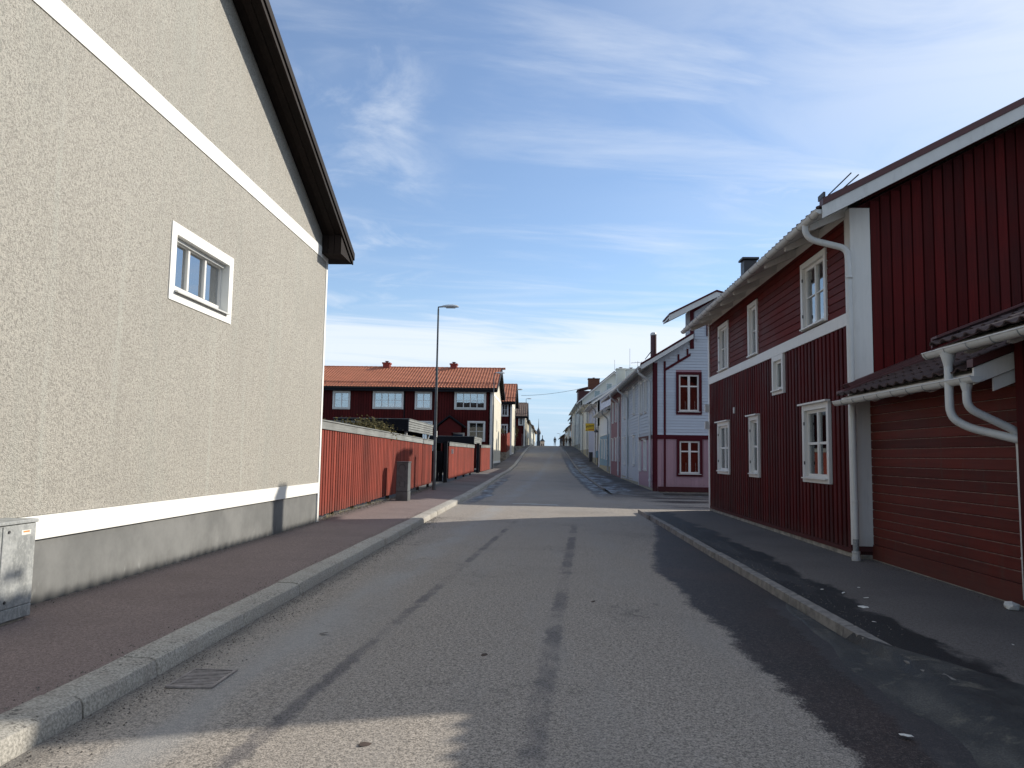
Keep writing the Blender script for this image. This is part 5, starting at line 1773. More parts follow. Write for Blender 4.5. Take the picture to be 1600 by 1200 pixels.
# ------------------------------------------------------------------ RIGHT: low annex with boarded garage front
ax = thing('garage_annex', (6.5, 10.4, 0.1), 'low lean-to garage of horizontal red boards with small tiled roof', 'garage')
XGAR = 5.07
F = frame((XGAR, 0, 0), (0, 1, 0), (-1, 0, 0))
MB().fbox(F, 8.30, 12.33, 0.0, 2.72, -0.2, 0.0).build('wall', M['red_wood_shaded'], ax)
MB().fbox(F, 8.30, 12.33, -0.02, 0.11, -0.15, 0.03).build('plinth', M['concrete'], ax)
MB().fbox(F, 8.36, 12.34, 0.11, 0.33, 0.002, 0.032).build('skirting', M['garage_board'], ax, label='plain brighter red bottom board', bevel=0.004)
z_ = 0.335
bh = 0.132
while z_ < 2.68:
    piece('board', ax, F, 8.36, 12.33, z_, z_ + bh - 0.012, 0.0, 0.024, M['garage_board'], bevel=0.005)
    piece('board_edge', ax, F, 8.36, 12.33, z_ + bh - 0.0115, z_ + bh - 0.0045, 0.0, 0.018, M['garage_edge'], bevel=0)
    z_ += bh


def lean_roof(parent, x0, z0_, y0_, y1_, p, length, cols, rows, tl, near_verge=True):
    """lean-to roof rising to +X from the eave at x0"""
    cx, sx = 1 / math.sqrt(1 + p * p), p / math.sqrt(1 + p * p)
    x1 = x0 + length * cx
    z1 = z0_ + length * sx
    o = MB().prism([(x0, y0_, z0_), (x1, y0_, z1), (x1, y0_, z1 + 0.05), (x0, y0_, z0_ + 0.05)], (0, y1_ - y0_, 0)).build('roof', M['white_wood'], parent)
    tile_field(o, (x0 - 0.05, y0_ + 0.02, z0_ + 0.055), (0, 1, 0), (1, 0, p), cols, rows, (y1_ - y0_ - 0.04) / cols, tl, M['tile_dark'])
    return o, x1, z1


x0_, z0_ = 4.55, 2.50
PA = 0.41
rf1, x1_, z1_ = lean_roof(ax, x0_, z0_, 8.42, 12.15, PA, 3.3, 15, 9, 0.35)
MB().prism([(4.75, 12.10, 2.66), (5.15, 12.10, 2.83), (7.6, 12.10, 3.83), (7.6, 12.10, 4.0), (4.62, 12.10, 2.77)], (0, 0.24, 0)).build('flashing', M['red_metal'], ax)
MB().prism([(4.55, 12.05, 2.62), (7.6, 12.05, 3.88), (7.6, 12.05, 3.93), (4.55, 12.05, 2.67)], (0, 0.30, 0)).build('flashing', M['red_metal'], ax)
gutter(ax, (4.50, 8.30, 2.50), (4.50, 12.22, 2.50), (-1, 0, 0), 0.065, brackets=0.42)
yy = 8.75
while yy < 12.2:
    MB().prism([(4.60, yy, 2.515), (XGAR - 0.03, yy, 2.71), (XGAR - 0.03, yy, 2.60), (4.66, yy, 2.44), (4.60, yy, 2.45)], (0, 0.07, 0)).build('rafter', M['white_wood'], ax)
    yy += 0.8
# near verge of this roof (white, two stepped boards)
MB().prism([(4.52, 8.385, 2.42), (5.10, 8.385, 2.66), (5.10, 8.385, 2.84), (4.52, 8.385, 2.60)], (0, 0.03, 0)).build('verge_board', M['white_wood'], ax)
MB().prism([(4.74, 8.42, 2.36), (5.10, 8.42, 2.51), (5.10, 8.42, 2.65), (4.74, 8.42, 2.50)], (0, 0.03, 0)).build('verge_board', M['white_wood'], ax)
MB().prism([(4.50, 8.36, 2.605), (5.10, 8.36, 2.85), (5.10, 8.36, 2.93), (4.50, 8.36, 2.69)], (0, 0.12, 0)).build('verge_flashing', M['red_metal'], ax)
MB().box(7.5, 7.7, 8.3, 12.3, 0, 3.7).build('rear_wall', M['red_board'], ax)
downpipe(ax, [(4.50, 8.50, 2.46), (4.50, 8.50, 2.18), (4.97, 8.42, 1.93), (4.99, 8.42, 1.80), (5.0, 8.42, 0.20)], 0.043, rad=0.10, clamps=((5.0, 8.42, 1.45), (5.0, 8.42, 0.62)))
MB().lathe((4.50, 8.50, 2.44), [(0.043, -0.08), (0.065, 0.0), (0.07, 0.01)], 12).build('outlet', M['white_metal'], ax)

# ------------------------------------------------------------------ RIGHT: nearest annex (vertical boards)
nx = thing('red_outbuilding', (7.0, 5.5, 0.1), 'nearest red outbuilding of vertical boards at the right picture edge', 'outbuilding')
F = frame((4.95, 0, 0), (0, 1, 0), (-1, 0, 0))
NY0 = 1.2
MB().fbox(F, NY0, 8.30, 0.1, 3.02, -0.25, 0.0).build('wall', M['red_wood_shaded'], nx)
MB().box(5.2, 9.4, 8.1, 8.29, 0.1, 3.3).build('end_wall', M['red_board'], nx)
MB().box(5.2, 9.4, NY0, NY0 + 0.2, 0.1, 3.3).build('end_wall', M['red_board'], nx)
MB().fbox(F, NY0, 8.30, -0.02, 0.1, -0.2, 0.03).build('plinth', M['concrete'], nx)
MB().fbox(F, 8.17, 8.315, 0.16, 3.0, 0.0, 0.05).build('corner_board', M['red_wood'], nx)
yy = 8.13
while yy > NY0:
    piece('board', nx, F, yy - 0.115, yy, 0.16, 3.0, 0.0, 0.032, M['red_wood'], bevel=0.005)
    yy -= 0.165
PB = 0.40
rf2, x2_, z2_ = lean_roof(nx, 4.54, 2.86, NY0 - 0.3, 9.22, PB, 4.2, 34, 8, 0.35)
MB().prism([(4.50, 9.20, 2.92), (8.4, 9.20, 4.48), (8.4, 9.20, 4.60), (4.50, 9.20, 3.04)], (0, 0.035, 0)).build('verge_flashing', M['red_metal'], nx)
MB().prism([(4.50, 9.10, 3.02), (8.4, 9.10, 4.58), (8.4, 9.10, 4.605), (4.50, 9.10, 3.045)], (0, 0.10, 0)).build('verge_flashing', M['red_metal'], nx)
MB().prism([(5.0, 8.4, 3.02), (8.4, 8.4, 4.38), (8.4, 8.4, 4.41), (5.0, 8.4, 3.05)], (0, 0.8, 0)).build('verge_soffit', M['red_wood'], nx)
gutter(nx, (4.48, NY0 - 0.3, 2.86), (4.48, 9.28, 2.86), (-1, 0, 0), 0.068, brackets=0.45)
yy = 8.65
while yy > NY0:
    MB().prism([(4.60, yy, 2.87), (4.93, yy, 3.01), (4.93, yy, 2.90), (4.66, yy, 2.79), (4.60, yy, 2.80)], (0, 0.07, 0)).build('rafter', M['white_wood'], nx)
    yy -= 0.8
downpipe(nx, [(4.48, 8.82, 2.80), (4.48, 8.82, 2.10), (4.62, 8.72, 1.98), (4.97, 8.36, 1.84)], 0.045, rad=0.13)
MB().lathe((4.48, 8.82, 2.78), [(0.045, -0.12), (0.07, -0.02), (0.085, 0.03)], 12).build('outlet', M['white_metal'], nx, smooth=True)
MB().box(9.2, 9.4, NY0, 8.3, 0, 4.6).build('rear_wall', M['red_board'], nx)

# broken white stone at the foot of the pipe, litter, leaves
def blob(name, c, r_, mat, label, cat, sq=(1, 1, 0.6), group=None, n_=1):
    import bmesh
    me = bpy.data.meshes.new(name)
    bm = bmesh.new()
    bmesh.ops.create_icosphere(bm, subdivisions=n_, radius=r_)
    for v in bm.verts:
        v.co = Vector((v.co.x * sq[0], v.co.y * sq[1], v.co.z * sq[2])) * random.uniform(0.75, 1.15)
    bm.to_mesh(me)
    bm.free()
    me.materials.append(mat)
    o = bpy.data.objects.new(name, me)
    o.location = c
    o.rotation_euler = (random.uniform(-.2, .2), random.uniform(-.2, .2), random.uniform(0, 3))
    C.objects.link(o)
    tag(o, label, cat, group)
    return o


blob('broken_stone', (4.83, 8.42, 0.14), 0.085, M['litter'], 'broken white stone at the foot of the corner downpipe', 'stone', (1, 1.2, 0.6))
LL = ['white litter scrap on the middle of the right pavement', 'largest white litter scrap on the right pavement', 'small white scrap just above the largest litter scrap', 'faint white scrap nearest the right kerb, farther up',
      'white scrap farthest up the right pavement', 'tiny white scrap at the right kerb edge', 'tiny white scrap on the pavement below the garage wall', 'white scrap lying on the wet road at the bottom right']
for i, (x_, y_, s_) in enumerate(((3.55, 8.9, 0.022), (3.30, 8.35, 0.04), (3.42, 9.2, 0.02), (3.25, 9.4, 0.018), (3.75, 9.6, 0.018), (3.1, 7.6, 0.015), (3.9, 6.8, 0.012), (2.1, 4.75, 0.03))):
    blob('paper_scrap', (x_, y_, 0.106 if x_ > 2.8 else 0.032), s_, M['litter'], LL[i], 'litter', (1.6, 1, 0.2), 'litter scraps on the right side')
for i, (x_, y_) in enumerate(((-0.95, 4.35), (-0.45, 6.3), (0.55, 8.7), (-1.9, 6.9))):
    blob('dry_leaf', (x_, y_, 0.03), 0.028, M['bark'], ('dry leaf in the sunlit patch at the bottom of the road', 'dry leaf on the dark centre seam of the road', 'dry leaf farthest up in the middle of the road', 'dry leaf on the pale left wheel path')[i], 'leaf', (1.6, 1, 0.12), 'dry leaves on the road')

# drain grate beside the left kerb
dg = thing('drain_grate', (-2.36, 5.5, 0.01), 'square iron drain grate beside the left kerb', 'drain')
dx0, dx1, dy0, dy1 = -2.52, -2.20, 5.30, 5.74
zb_ = 0.010
zt_ = 0.022
MB().box(dx0 + 0.02, dx1 - 0.02, dy0 + 0.02, dy1 - 0.02, zb_ - 0.004, zb_ + 0.001).build('shaft', M['black'], dg)  # thin sheet coloured black for the shade inside the shaft
fr_ = MB()
fr_.box(dx0, dx1, dy0, dy0 + 0.022, zb_, zt_).box(dx0, dx1, dy1 - 0.022, dy1, zb_, zt_).box(dx0, dx0 + 0.022, dy0 + 0.022, dy1 - 0.022, zb_, zt_).box(dx1 - 0.022, dx1, dy0 + 0.022, dy1 - 0.022, zb_, zt_)
fr_.build('frame', M['iron'], dg)
for k in range(11):
    y_ = dy0 + 0.03 + k * (dy1 - dy0 - 0.06) / 11
    MB().box(dx0 + 0.023, dx1 - 0.023, y_, y_ + 0.019, zb_ + 0.002, zt_ - 0.002).build('bar', M['iron'], dg)
# faded white mark on the road
mk = MB()
for (x0m, x1m, y0m, y1m) in ((-1.0, -0.2, 25.6, 25.75), (-0.4, 0.45, 25.35, 25.5), (0.1, 0.5, 25.05, 25.15)):
    mk.add([(x0m, y0m, 0.034), (x1m, y0m - 0.05, 0.034), (x1m, y1m - 0.05, 0.034), (x0m, y1m, 0.034)], [(0, 1, 2, 3)])
mk.build('road_marking', M['paint_white'], None, kind='structure')

# ------------------------------------------------------------------ pink and blue house across the side street
YP = 34.6
ph = thing('pink_blue_house', (7, 40, 0.1), 'pink and pale blue timber house with crimson trim across the side street', 'house')
S = frame((0, YP, 0), (1, 0, 0), (0, -1, 0))       # south face
XS0, XS1 = 4.82, 12.0
zmid0, zmid1 = 2.42, 2.60
w_lo = (5.80, 6.92, 0.80, 2.46)
w_up = (5.78, 6.90, 3.52, 5.38)
w_at = (7.12, 8.0, 7.0, 7.9)
mb = MB()
wall_sheet(mb, S, XS0, XS1, 0.12, 5.80, [hole(*w_lo, 0.12), hole(*w_up, 0.12)], 0.22)
mb.build('south_wall', M['pink_board'], ph)
# gable part above, main rake then raised block
zr_e = 5.80
XB = 6.42       # raised block starts
prk = 0.62
mb = MB()
mb.prism([S(XS0, 5.80, 0), S(XB, 5.80, 0), S(XB, 5.80 + prk * (XB - XS0), 0)], (0, 0.22, 0))
wall_sheet(mb, S, XB, XS1, 5.80, 7.98, [hole(*w_at, 0.1)], 0.22)
mb.prism([S(XB, 7.98, 0), S(9.5, 7.98, 0), S(9.5, 8.18, 0), S(7.45, 8.76, 0), S(XB, 8.22, 0)], (0, 0.22, 0))
mb.build('upper_south_wall', M['blue_board'], ph)
# lap boards upstairs: joined per row
z_ = zmid1
lap = 0.125
while z_ < 8.3:
    cuts = [(q[0], q[1]) for q in (w_up, w_at) if q[2] < z_ + lap and q[3] > z_]
    xl_ = XS0 + 0.3 if z_ < 5.75 else XS0 + 0.3 + max(0, (z_ - 5.75) / prk)
    if z_ > 6.75:
        xl_ = XB + 0.2
    for (ua, ub) in sub_intervals(max(xl_ if z_ > 5.75 else 0, XS0 + 0.145), 9.4, cuts):
        MB().prism([S(ua, z_, 0.001), S(ua, z_, 0.03), S(ua, z_ + lap - 0.004, 0.010), S(ua, z_ + lap - 0.004, 0.001)], (ub - ua, 0, 0)).build('weatherboard', M['blue_board'], ph)
    z_ += lap
# vertical boards below
u = XS0 + 0.34
while u < 9.4:
    cuts = [(w_lo[2], w_lo[3])] if w_lo[0] < u + 0.12 and w_lo[1] > u else []
    for (za, zb_) in sub_intervals(0.34, zmid0, cuts):
        piece('board', ph, S, u, u + 0.122, round(za, 3), round(zb_, 3), 0.001, 0.022, M['pink_board'], bevel=0.005)
    u += 0.13
for (ua, ub, za, zb_) in ((XS0 - 0.02, XS0 + 0.14, 0.12, 5.76), (XS0 + 0.42, XS0 + 0.51, 0.34, 5.85)):
    piece('trim_board', ph, S, ua, ub, za, zb_, 0.02 if ua < XS0 else 0.024, 0.055, M['crimson'])
piece('trim_board', ph, S, XS0 - 0.02, XS1, zmid0, zmid1, 0.0, 0.06, M['crimson'])
piece('trim_board', ph, S, XS0 + 0.18, XS1, 0.12, 0.34, 0.0, 0.05, M['crimson'])
MB().fbox(S, XS0, XS1, -0.05, 0.118, -0.2, 0.03).build('plinth', M['concrete'], ph)
# slanted trim following the rake, and block edge trim
MB().prism([S(XS0 + 0.5, 5.42, 0.03), S(XB + 0.0, 5.42 + prk * (XB - XS0 - 0.5) - 0.0, 0.03), S(XB + 0.0, 5.54 + prk * (XB - XS0 - 0.5), 0.03), S(XS0 + 0.5, 5.54, 0.03)], (0, -0.03, 0)).build('trim_board', M['crimson'], ph)
for xx in (5.85, 6.25):
    zc_ = 5.42 + prk * (xx - XS0 - 0.5)
    piece('trim_board', ph, S, xx, xx + 0.08, zc_ + 0.08, zc_ + 0.42, 0.02, 0.05, M['crimson'])
piece('trim_board', ph, S, XB - 0.02, XB + 0.15, 6.42, 8.2, 0.024, 0.062, M['crimson'])
MB().prism([S(XB + 0.15, 8.06, 0.026), S(7.45, 8.62, 0.026), S(7.45, 8.75, 0.026), S(XB + 0.15, 8.22, 0.026)], (0, -0.03, 0)).build('trim_board', M['crimson'], ph)
for (q, cur, cwid) in ((w_lo, [(0, 1, 0, 0.62, 'curtain_red')], 0.12), (w_up, None, 0.12), (w_at, None, 0.1)):
    window(ph, S, *q, cw=cwid, cols=2 if q[1] - q[0] > 1 else 1, wmid=[0.70], rows=2, proud=0.07, rec=-0.02, sash=0.07, mull=0.10, munt=0.06, casing_mat=M['crimson'], curtain=cur, glass=M['glass_sky'] if q is w_at else M['glass'])
# candlesticks in the windows
for q in (w_lo, w_up):
    for xx in (q[0] + 0.42, q[0] + 0.84):
        MB().lathe(S(xx, q[2] + 0.2, -0.09), [(0.045, 0), (0.045, 0.02), (0.012, 0.04), (0.012, 0.3), (0.02, 0.31), (0.008, 0.4)], 8).build('candlestick', M['litter'], ph)
# street front (X = 4.82), three cladding fields
Ff = frame((XS0, 0, 0), (0, 1, 0), (-1, 0, 0))
ZF = 5.85
front_wins = []
for (yy, ww, z0w, z1w) in ((36.9, 0.95, 0.95, 2.45), (39.0, 0.55, 0.9, 2.4), (36.8, 0.9, 3.7, 5.3), (38.4, 0.9, 3.7, 5.3)):
    front_wins.append((yy, yy + ww, z0w, z1w, 'crimson'))
for (yy, ww) in ((41.5, 0.9), (44.9, 0.8), (46.3, 0.8)):
    front_wins.append((yy, yy + ww, 1.15, 2.75, 'white'))
    front_wins.append((yy, yy + ww, 3.85, 5.35, 'white'))
for (yy, ww) in ((49.9, 0.85), (52.0, 0.85), (54.4, 0.85)):
    front_wins.append((yy, yy + ww, 1.3, 2.85, 'white'))
    front_wins.append((yy, yy + ww, 3.9, 5.35, 'white'))
mb = MB()
wall_sheet(mb, Ff, YP + 0.22, 56.6, 0.2, ZF, [hole(*q[:4], 0.1) for q in front_wins], 0.2)
mb.build('street_wall', M['pale_board'], ph)
for q in front_wins:
    window(ph, Ff, *q[:4], cw=0.1, cols=2, rows=2, proud=0.07, rec=0.0, hood=True, detail=False, curtain=[(0, 1, 0, 1, 'curtain')])
# lap boards on the pale part & upper storey of first part, vertical boards on pink and mauve
lp = MB()
lp2 = MB()
z_ = 0.35
while z_ < ZF:
    for (ya, yb, okz) in ((YP + 0.12, 39.85, z_ > 2.6), (39.95, 48.75, True)):
        if not okz:
            continue
        cuts = [(q[0], q[1]) for q in front_wins if q[2] < z_ + 0.15 and q[3] > z_]
        for (ua, ub) in sub_intervals(ya, yb, cuts):
            lp.prism([Ff(ua, z_, 0.001), Ff(ua, z_, 0.032), Ff(ua, z_ + 0.146, 0.008), Ff(ua, z_ + 0.146, 0.001)], (0, ub - ua, 0))
    z_ += 0.15
lp.build('weatherboards', M['pale_board'], ph, kind='stuff')
for (ya, yb, zt_, mt_, acc) in ((YP + 0.12, 39.85, 2.42, M['pink_board'], lp2), (48.85, 56.55, ZF, M['mauve_board'], None)):
    acc = MB()
    u = ya
    while u < yb:
        cuts = [(q[2], q[3]) for q in front_wins if q[0] < u + 0.2 and q[1] > u]
        for (za, zb_) in sub_intervals(0.25, zt_, cuts):
            acc.fbox(Ff, u, min(u + 0.195, yb), za, zb_, 0.001, 0.026)
        u += 0.21
    acc.build('vertical_boards', mt_, ph, kind='stuff')
for (u, mt_) in ((39.87, M['white_wood']), (48.78, M['white_wood']), (56.5, M['white_wood'])):
    piece('trim_board', ph, Ff, u - 0.07, u + 0.07, 0.2, ZF, 0.0, 0.055, mt_)
piece('trim_board', ph, Ff, YP - 0.03, YP + 0.09, 0.12, ZF, 0.02, 0.058, M['crimson'])
piece('trim_board', ph, Ff, YP + 0.14, 39.8, 2.42, 2.60, 0.0, 0.05, M['crimson'])
for k in range(11):
    piece('plinth_block', ph, Ff, YP + 2 * k, min(YP + 2 * k + 1.99, 56.6), gz(YP + 2 * k) - 0.05, max(0.2, gz(YP + 2 * k + 2) + 0.3), -0.2, 0.02 if k % 2 else 0.023, M['plinth_beige'])
MB().box(XS1, XS1 + 0.2, YP, 56.6, 0, ZF).build('rear_wall', M['pale_board'], ph)
MB().box(XS0, XS1, 56.4, 56.6, 0, ZF + 0.1).build('north_wall', M['pale_board'], ph)
# long roof along the street
prf = 0.62
xe, ze = 4.22, ZF - 0.30
XRD = 8.4
zrd = ze + prf * (XRD - xe)
# lower part of the long roof: near end verge at YP-0.45
rr = MB()
rr.prism([(xe, YP - 0.45, ze + 0.02), (XB, YP - 0.45, ze + 0.02 + prf * (XB - xe)), (XB, YP - 0.45, ze + 0.12 + prf * (XB - xe)), (xe, YP - 0.45, ze + 0.12)], (0, 4.5, 0))
rr.prism([(xe, YP + 4.06, ze + 0.02), (XRD, YP + 4.06, zrd), (XRD, YP + 4.06, zrd + 0.1), (xe, YP + 4.06, ze + 0.12)], (0, 57.0 - YP - 4.06, 0))
rr.prism([(2 * XRD - xe, YP + 4.06, ze + 0.02), (XRD, YP + 4.06, zrd), (XRD, YP + 4.06, zrd + 0.1), (2 * XRD - xe, YP + 4.06, ze + 0.12)], (0, 57.0 - YP - 4.06, 0))
prf_o = rr.build('roof', M['tile_dark'], ph)
MB().prism([(xe - 0.02, YP - 0.48, ze - 0.12), (XB + 0.05, YP - 0.48, ze - 0.12 + prf * (XB + 0.05 - xe)), (XB + 0.05, YP - 0.48, ze + 0.07 + prf * (XB + 0.05 - xe)), (xe - 0.02, YP - 0.48, ze + 0.07)], (0, 0.028, 0)).build('verge_board', M['white_metal'], ph)
MB().prism([(xe - 0.05, YP - 0.50, ze + 0.075), (XB + 0.05, YP - 0.50, ze + 0.075 + prf * (XB + 0.1 - xe)), (XB + 0.05, YP - 0.50, ze + 0.15 + prf * (XB + 0.1 - xe)), (xe - 0.05, YP - 0.50, ze + 0.15)], (0, 0.2, 0)).build('verge_flashing', M['crimson'], ph)
for k in range(15):
    y_ = YP + 0.2 + k * 1.5
    MB().prism([(xe + 0.05, y_, ze + 0.02), (XS0 - 0.03, y_, ze + 0.38), (XS0 - 0.03, y_, ze + 0.26), (xe + 0.05, y_, ze - 0.06)], (0, 0.08, 0)).build('rafter', M['white_wood'], ph)
# closed soffit
MB().prism([(xe + 0.02, YP - 0.4, ze + 0.0), (XS0 - 0.03, YP - 0.4, ze + 0.36), (XS0 - 0.03, YP - 0.4, ze + 0.34), (xe + 0.02, YP - 0.4, ze - 0.02)], (0, 57.2 - YP, 0)).build('soffit', M['white_wood'], ph)
# raised block: walls to the west and own shallow roof
MB().box(XB, XB + 0.2, YP + 0.22, YP + 1.2, 5.9, 8.2).build('block_wall', M['blue_board'], ph)
zk = 7.72
xk0 = 5.42
pk = 0.52
xkr = 7.45
kb = MB()
kb.prism([(xk0, YP - 0.6, zk), (xkr, YP - 0.6, zk + pk * (xkr - xk0)), (9.6, YP - 0.6, zk + pk * (xkr - xk0) - 0.28 * (9.6 - xkr)), (9.6, YP - 0.6, zk + 0.08 + pk * (xkr - xk0) - 0.28 * (9.6 - xkr)), (xkr, YP - 0.6, zk + 0.08 + pk * (xkr - xk0)), (xk0, YP - 0.6, zk + 0.08)], (0, 1.9, 0))
kb.build('block_roof', M['white_wood'], ph)
for (o0, o1, yo, dp, mt_, nm) in ((-0.16, 0.09, -0.64, 0.035, M['white_metal'], 'verge_board'), (0.095, 0.17, -0.67, 1.98, M['crimson'], 'verge_flashing')):
    q = MB()
    q.prism([(xk0 - 0.03, YP + yo, zk + o0), (xkr, YP + yo, zk + pk * (xkr - xk0) + o0), (9.6, YP + yo, zk + pk * (xkr - xk0) - 0.28 * (9.6 - xkr) + o0),
             (9.6, YP + yo, zk + pk * (xkr - xk0) - 0.28 * (9.6 - xkr) + o1), (xkr, YP + yo, zk + pk * (xkr - xk0) + o1), (xk0 - 0.03, YP + yo, zk + o1)], (0, dp, 0))
    q.build(nm, mt_, ph)
gutter(ph, (xe - 0.06, YP - 0.45, ze + 0.02), (xe - 0.06, 57.0, ze + 0.02), (-1, 0, 0), 0.075)
for (y_, yb_) in ((YP + 0.3, YP + 0.45), (44.6, 44.8), (49.6, 49.9)):
    downpipe(ph, [(xe - 0.06, y_, ze - 0.04), (xe - 0.06, y_, ze - 0.2), (XS0 - 0.12, yb_, ze - 0.55), (XS0 - 0.12, yb_, ze - 0.8), (XS0 - 0.12, yb_, gz(y_) + 0.25)], 0.055, rad=0.15,
             shoe=(XS0 - 0.12, yb_, gz(y_) + 0.55))
# steel flue on the roof, little ladder
fl = MB().tube([(5.02, YP + 1.6, 6.1), (5.02, YP + 1.6, 7.25)], 0.14, 12).build('chimney_flue', M['red_metal'], ph, smooth=True)
MB().lathe((5.02, YP + 1.6, 7.25), [(0.15, 0), (0.15, 0.06), (0.12, 0.12), (0.05, 0.15)], 12).build('flue_cap', M['white_metal'], fl)
MB().tube([(4.55, YP + 1.0, 6.05), (4.85, YP + 1.0, 6.45)], 0.015, 5).tube([(4.6, YP + 1.25, 6.1), (4.88, YP + 1.25, 6.45)], 0.015, 5).build('roof_ladder', M['steel_dark'], ph)

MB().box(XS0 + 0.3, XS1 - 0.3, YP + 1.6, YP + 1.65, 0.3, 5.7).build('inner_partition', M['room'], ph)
# building added on the side street, out of view, so its eave shades the road
ob = thing('unseen_shade_house', (20, 39, 0.1), 'unseen tall red timber house added on the side street to shade the road', 'house')
MB().box(13.6, 30, 34.6, 44, 0, 8.6).build('wall', M['red_board'], ob)
MB().prism([(13.2, 34.1, 8.55), (13.2, 39.3, 11.2), (13.2, 44.5, 8.55), (13.2, 44.5, 8.75), (13.2, 39.3, 11.4), (13.2, 34.1, 8.75)], (17.2, 0, 0)).build('roof', M['tile_dark'], ob)

# ------------------------------------------------------------------ further houses up the right side
def street_house(label, y0, y1, ze, p, wall_mat, roof_mat, zbase, cat='house', low=None, zsplit=None, wins=(), xr=9.0, plinth_top=0.5, gable_mat=None, eave_x=4.3, verts=True, flash=None, near_gable=True, nm='street_house', pipes=(), chims=(), door=None, pane='curtain_grey'):
    r = thing(nm, (XS0 + 2, (y0 + y1) / 2, zbase), label, cat, 'timber houses stepping up the right side')
    Fh = frame((XS0, 0, 0), (0, 1, 0), (-1, 0, 0))
    mb = MB()
    wall_sheet(mb, Fh, y0, y1, zbase, ze, [hole(*q[:4], 0.09) for q in wins], 0.2)
    mb.build('wall', wall_mat, r)
    acc = MB()
    if verts:
        u = y0 + 0.02
        while u < y1:
            cuts = [(q[2], q[3]) for q in wins if q[0] < u + 0.22 and q[1] > u]
            for (za, zb_) in sub_intervals(zbase + plinth_top if low is None else zsplit, ze - 0.02, cuts):
                acc.fbox(Fh, u, min(u + 0.2, y1), za, zb_, 0.001, 0.028)
            u += 0.23
    else:
        z_ = zbase + plinth_top if low is None else zsplit
        while z_ < ze - 0.1:
            cuts = [(q[0], q[1]) for q in wins if q[2] < z_ + 0.16 and q[3] > z_]
            for (ua, ub) in sub_intervals(y0, y1, cuts):
                acc.prism([Fh(ua, z_, 0.001), Fh(ua, z_, 0.032), Fh(ua, z_ + 0.156, 0.008), Fh(ua, z_ + 0.156, 0.001)], (0, ub - ua, 0))
            z_ += 0.16
    acc.build('cladding', wall_mat, r, kind='stuff')
    if low is not None:
        ac = MB()
        u = y0 + 0.02
        while u < y1:
            cuts = [(q[2], q[3]) for q in wins if q[0] < u + 0.22 and q[1] > u]
            for (za, zb_) in sub_intervals(zbase + plinth_top, zsplit - 0.07, cuts):
                ac.fbox(Fh, u, min(u + 0.2, y1), za, zb_, 0.001, 0.028)
            u += 0.23
        ac.build('lower_cladding', low, r, kind='stuff')
        piece('string_course', r, Fh, y0, y1, zsplit - 0.068, zsplit, 0.0, 0.06, M['white_wood'])
    MB().fbox(Fh, y0, y1, zbase - 0.6, zbase + plinth_top, -0.1, 0.045).build('plinth', M['plinth_beige'], r)
    for q in wins:
        window(r, Fh, *q[:4], cw=0.09, cols=2, rows=2, proud=0.07, rec=0.0, detail=False, hood=True, curtain=[(0, 1, 0, 1, pane)])
    for u in (y0 + 0.08, y1 - 0.08):
        piece('corner_board', r, Fh, u - 0.08, u + 0.08, zbase + plinth_top, ze, 0.0, 0.06, M['white_wood'])
    G = frame((0, y0, 0), (1, 0, 0), (0, -1, 0))
    xb_ = 2 * xr - XS0
    zr_ = ze + p * (xr - XS0)
    gm = gable_mat or wall_mat
    MB().prism([G(XS0, zbase - 0.5, 0), G(xb_, zbase - 0.5, 0), G(xb_, ze, 0), G(xr, zr_, 0), G(XS0, ze, 0)], (0, 0.2, 0)).build('near_gable', gm, r)
    MB().prism([(XS0, y1 - 0.2, zbase - 0.5), (xb_, y1 - 0.2, zbase - 0.5), (xb_, y1 - 0.2, ze), (xr, y1 - 0.2, zr_), (XS0, y1 - 0.2, ze)], (0, 0.2, 0)).build('far_gable', gm, r)
    MB().box(xb_ - 0.2, xb_, y0 + 0.2, y1 - 0.2, zbase - 0.5, ze).build('rear_wall', gm, r)
    zo_ = ze - p * (XS0 - eave_x) + 0.03
    ro_ = MB()
    ro_.prism([(eave_x, y0 - 0.3, zo_), (xr, y0 - 0.3, zr_ + 0.03), (2 * xr - eave_x, y0 - 0.3, zo_), (2 * xr - eave_x, y0 - 0.3, zo_ + 0.1), (xr, y0 - 0.3, zr_ + 0.13), (eave_x, y0 - 0.3, zo_ + 0.1)], (0, y1 - y0 + 0.5, 0))
    rfh = ro_.build('roof', roof_mat, r)
    v_ = MB()
    v_.prism([(eave_x, y0 - 0.34, zo_ - 0.12), (xr, y0 - 0.34, zr_ - 0.09), (2 * xr - eave_x, y0 - 0.34, zo_ - 0.12), (2 * xr - eave_x, y0 - 0.34, zo_ + 0.06), (xr, y0 - 0.34, zr_ + 0.09), (eave_x, y0 - 0.34, zo_ + 0.06)], (0, 0.035, 0))
    v_.build('verge_board', M['white_wood'], r)
    if flash:
        v_ = MB()
        v_.prism([(eave_x - 0.05, y0 - 0.37, zo_ + 0.065), (xr, y0 - 0.37, zr_ + 0.095), (2 * xr - eave_x, y0 - 0.37, zo_ + 0.065), (2 * xr - eave_x, y0 - 0.37, zo_ + 0.17), (xr, y0 - 0.37, zr_ + 0.2), (eave_x - 0.05, y0 - 0.37, zo_ + 0.17)], (0, 0.2, 0))
        v_.build('verge_flashing', flash, r)
    gutter(r, (eave_x - 0.06, y0 - 0.3, zo_ + 0.02), (eave_x - 0.06, y1 + 0.2, zo_ + 0.02), (-1, 0, 0), 0.075)
    MB().box(eave_x, XS0 - 0.03, y0 - 0.25, y1 + 0.15, zo_ - 0.04, zo_ - 0.02).build('soffit', M['white_wood'], r)
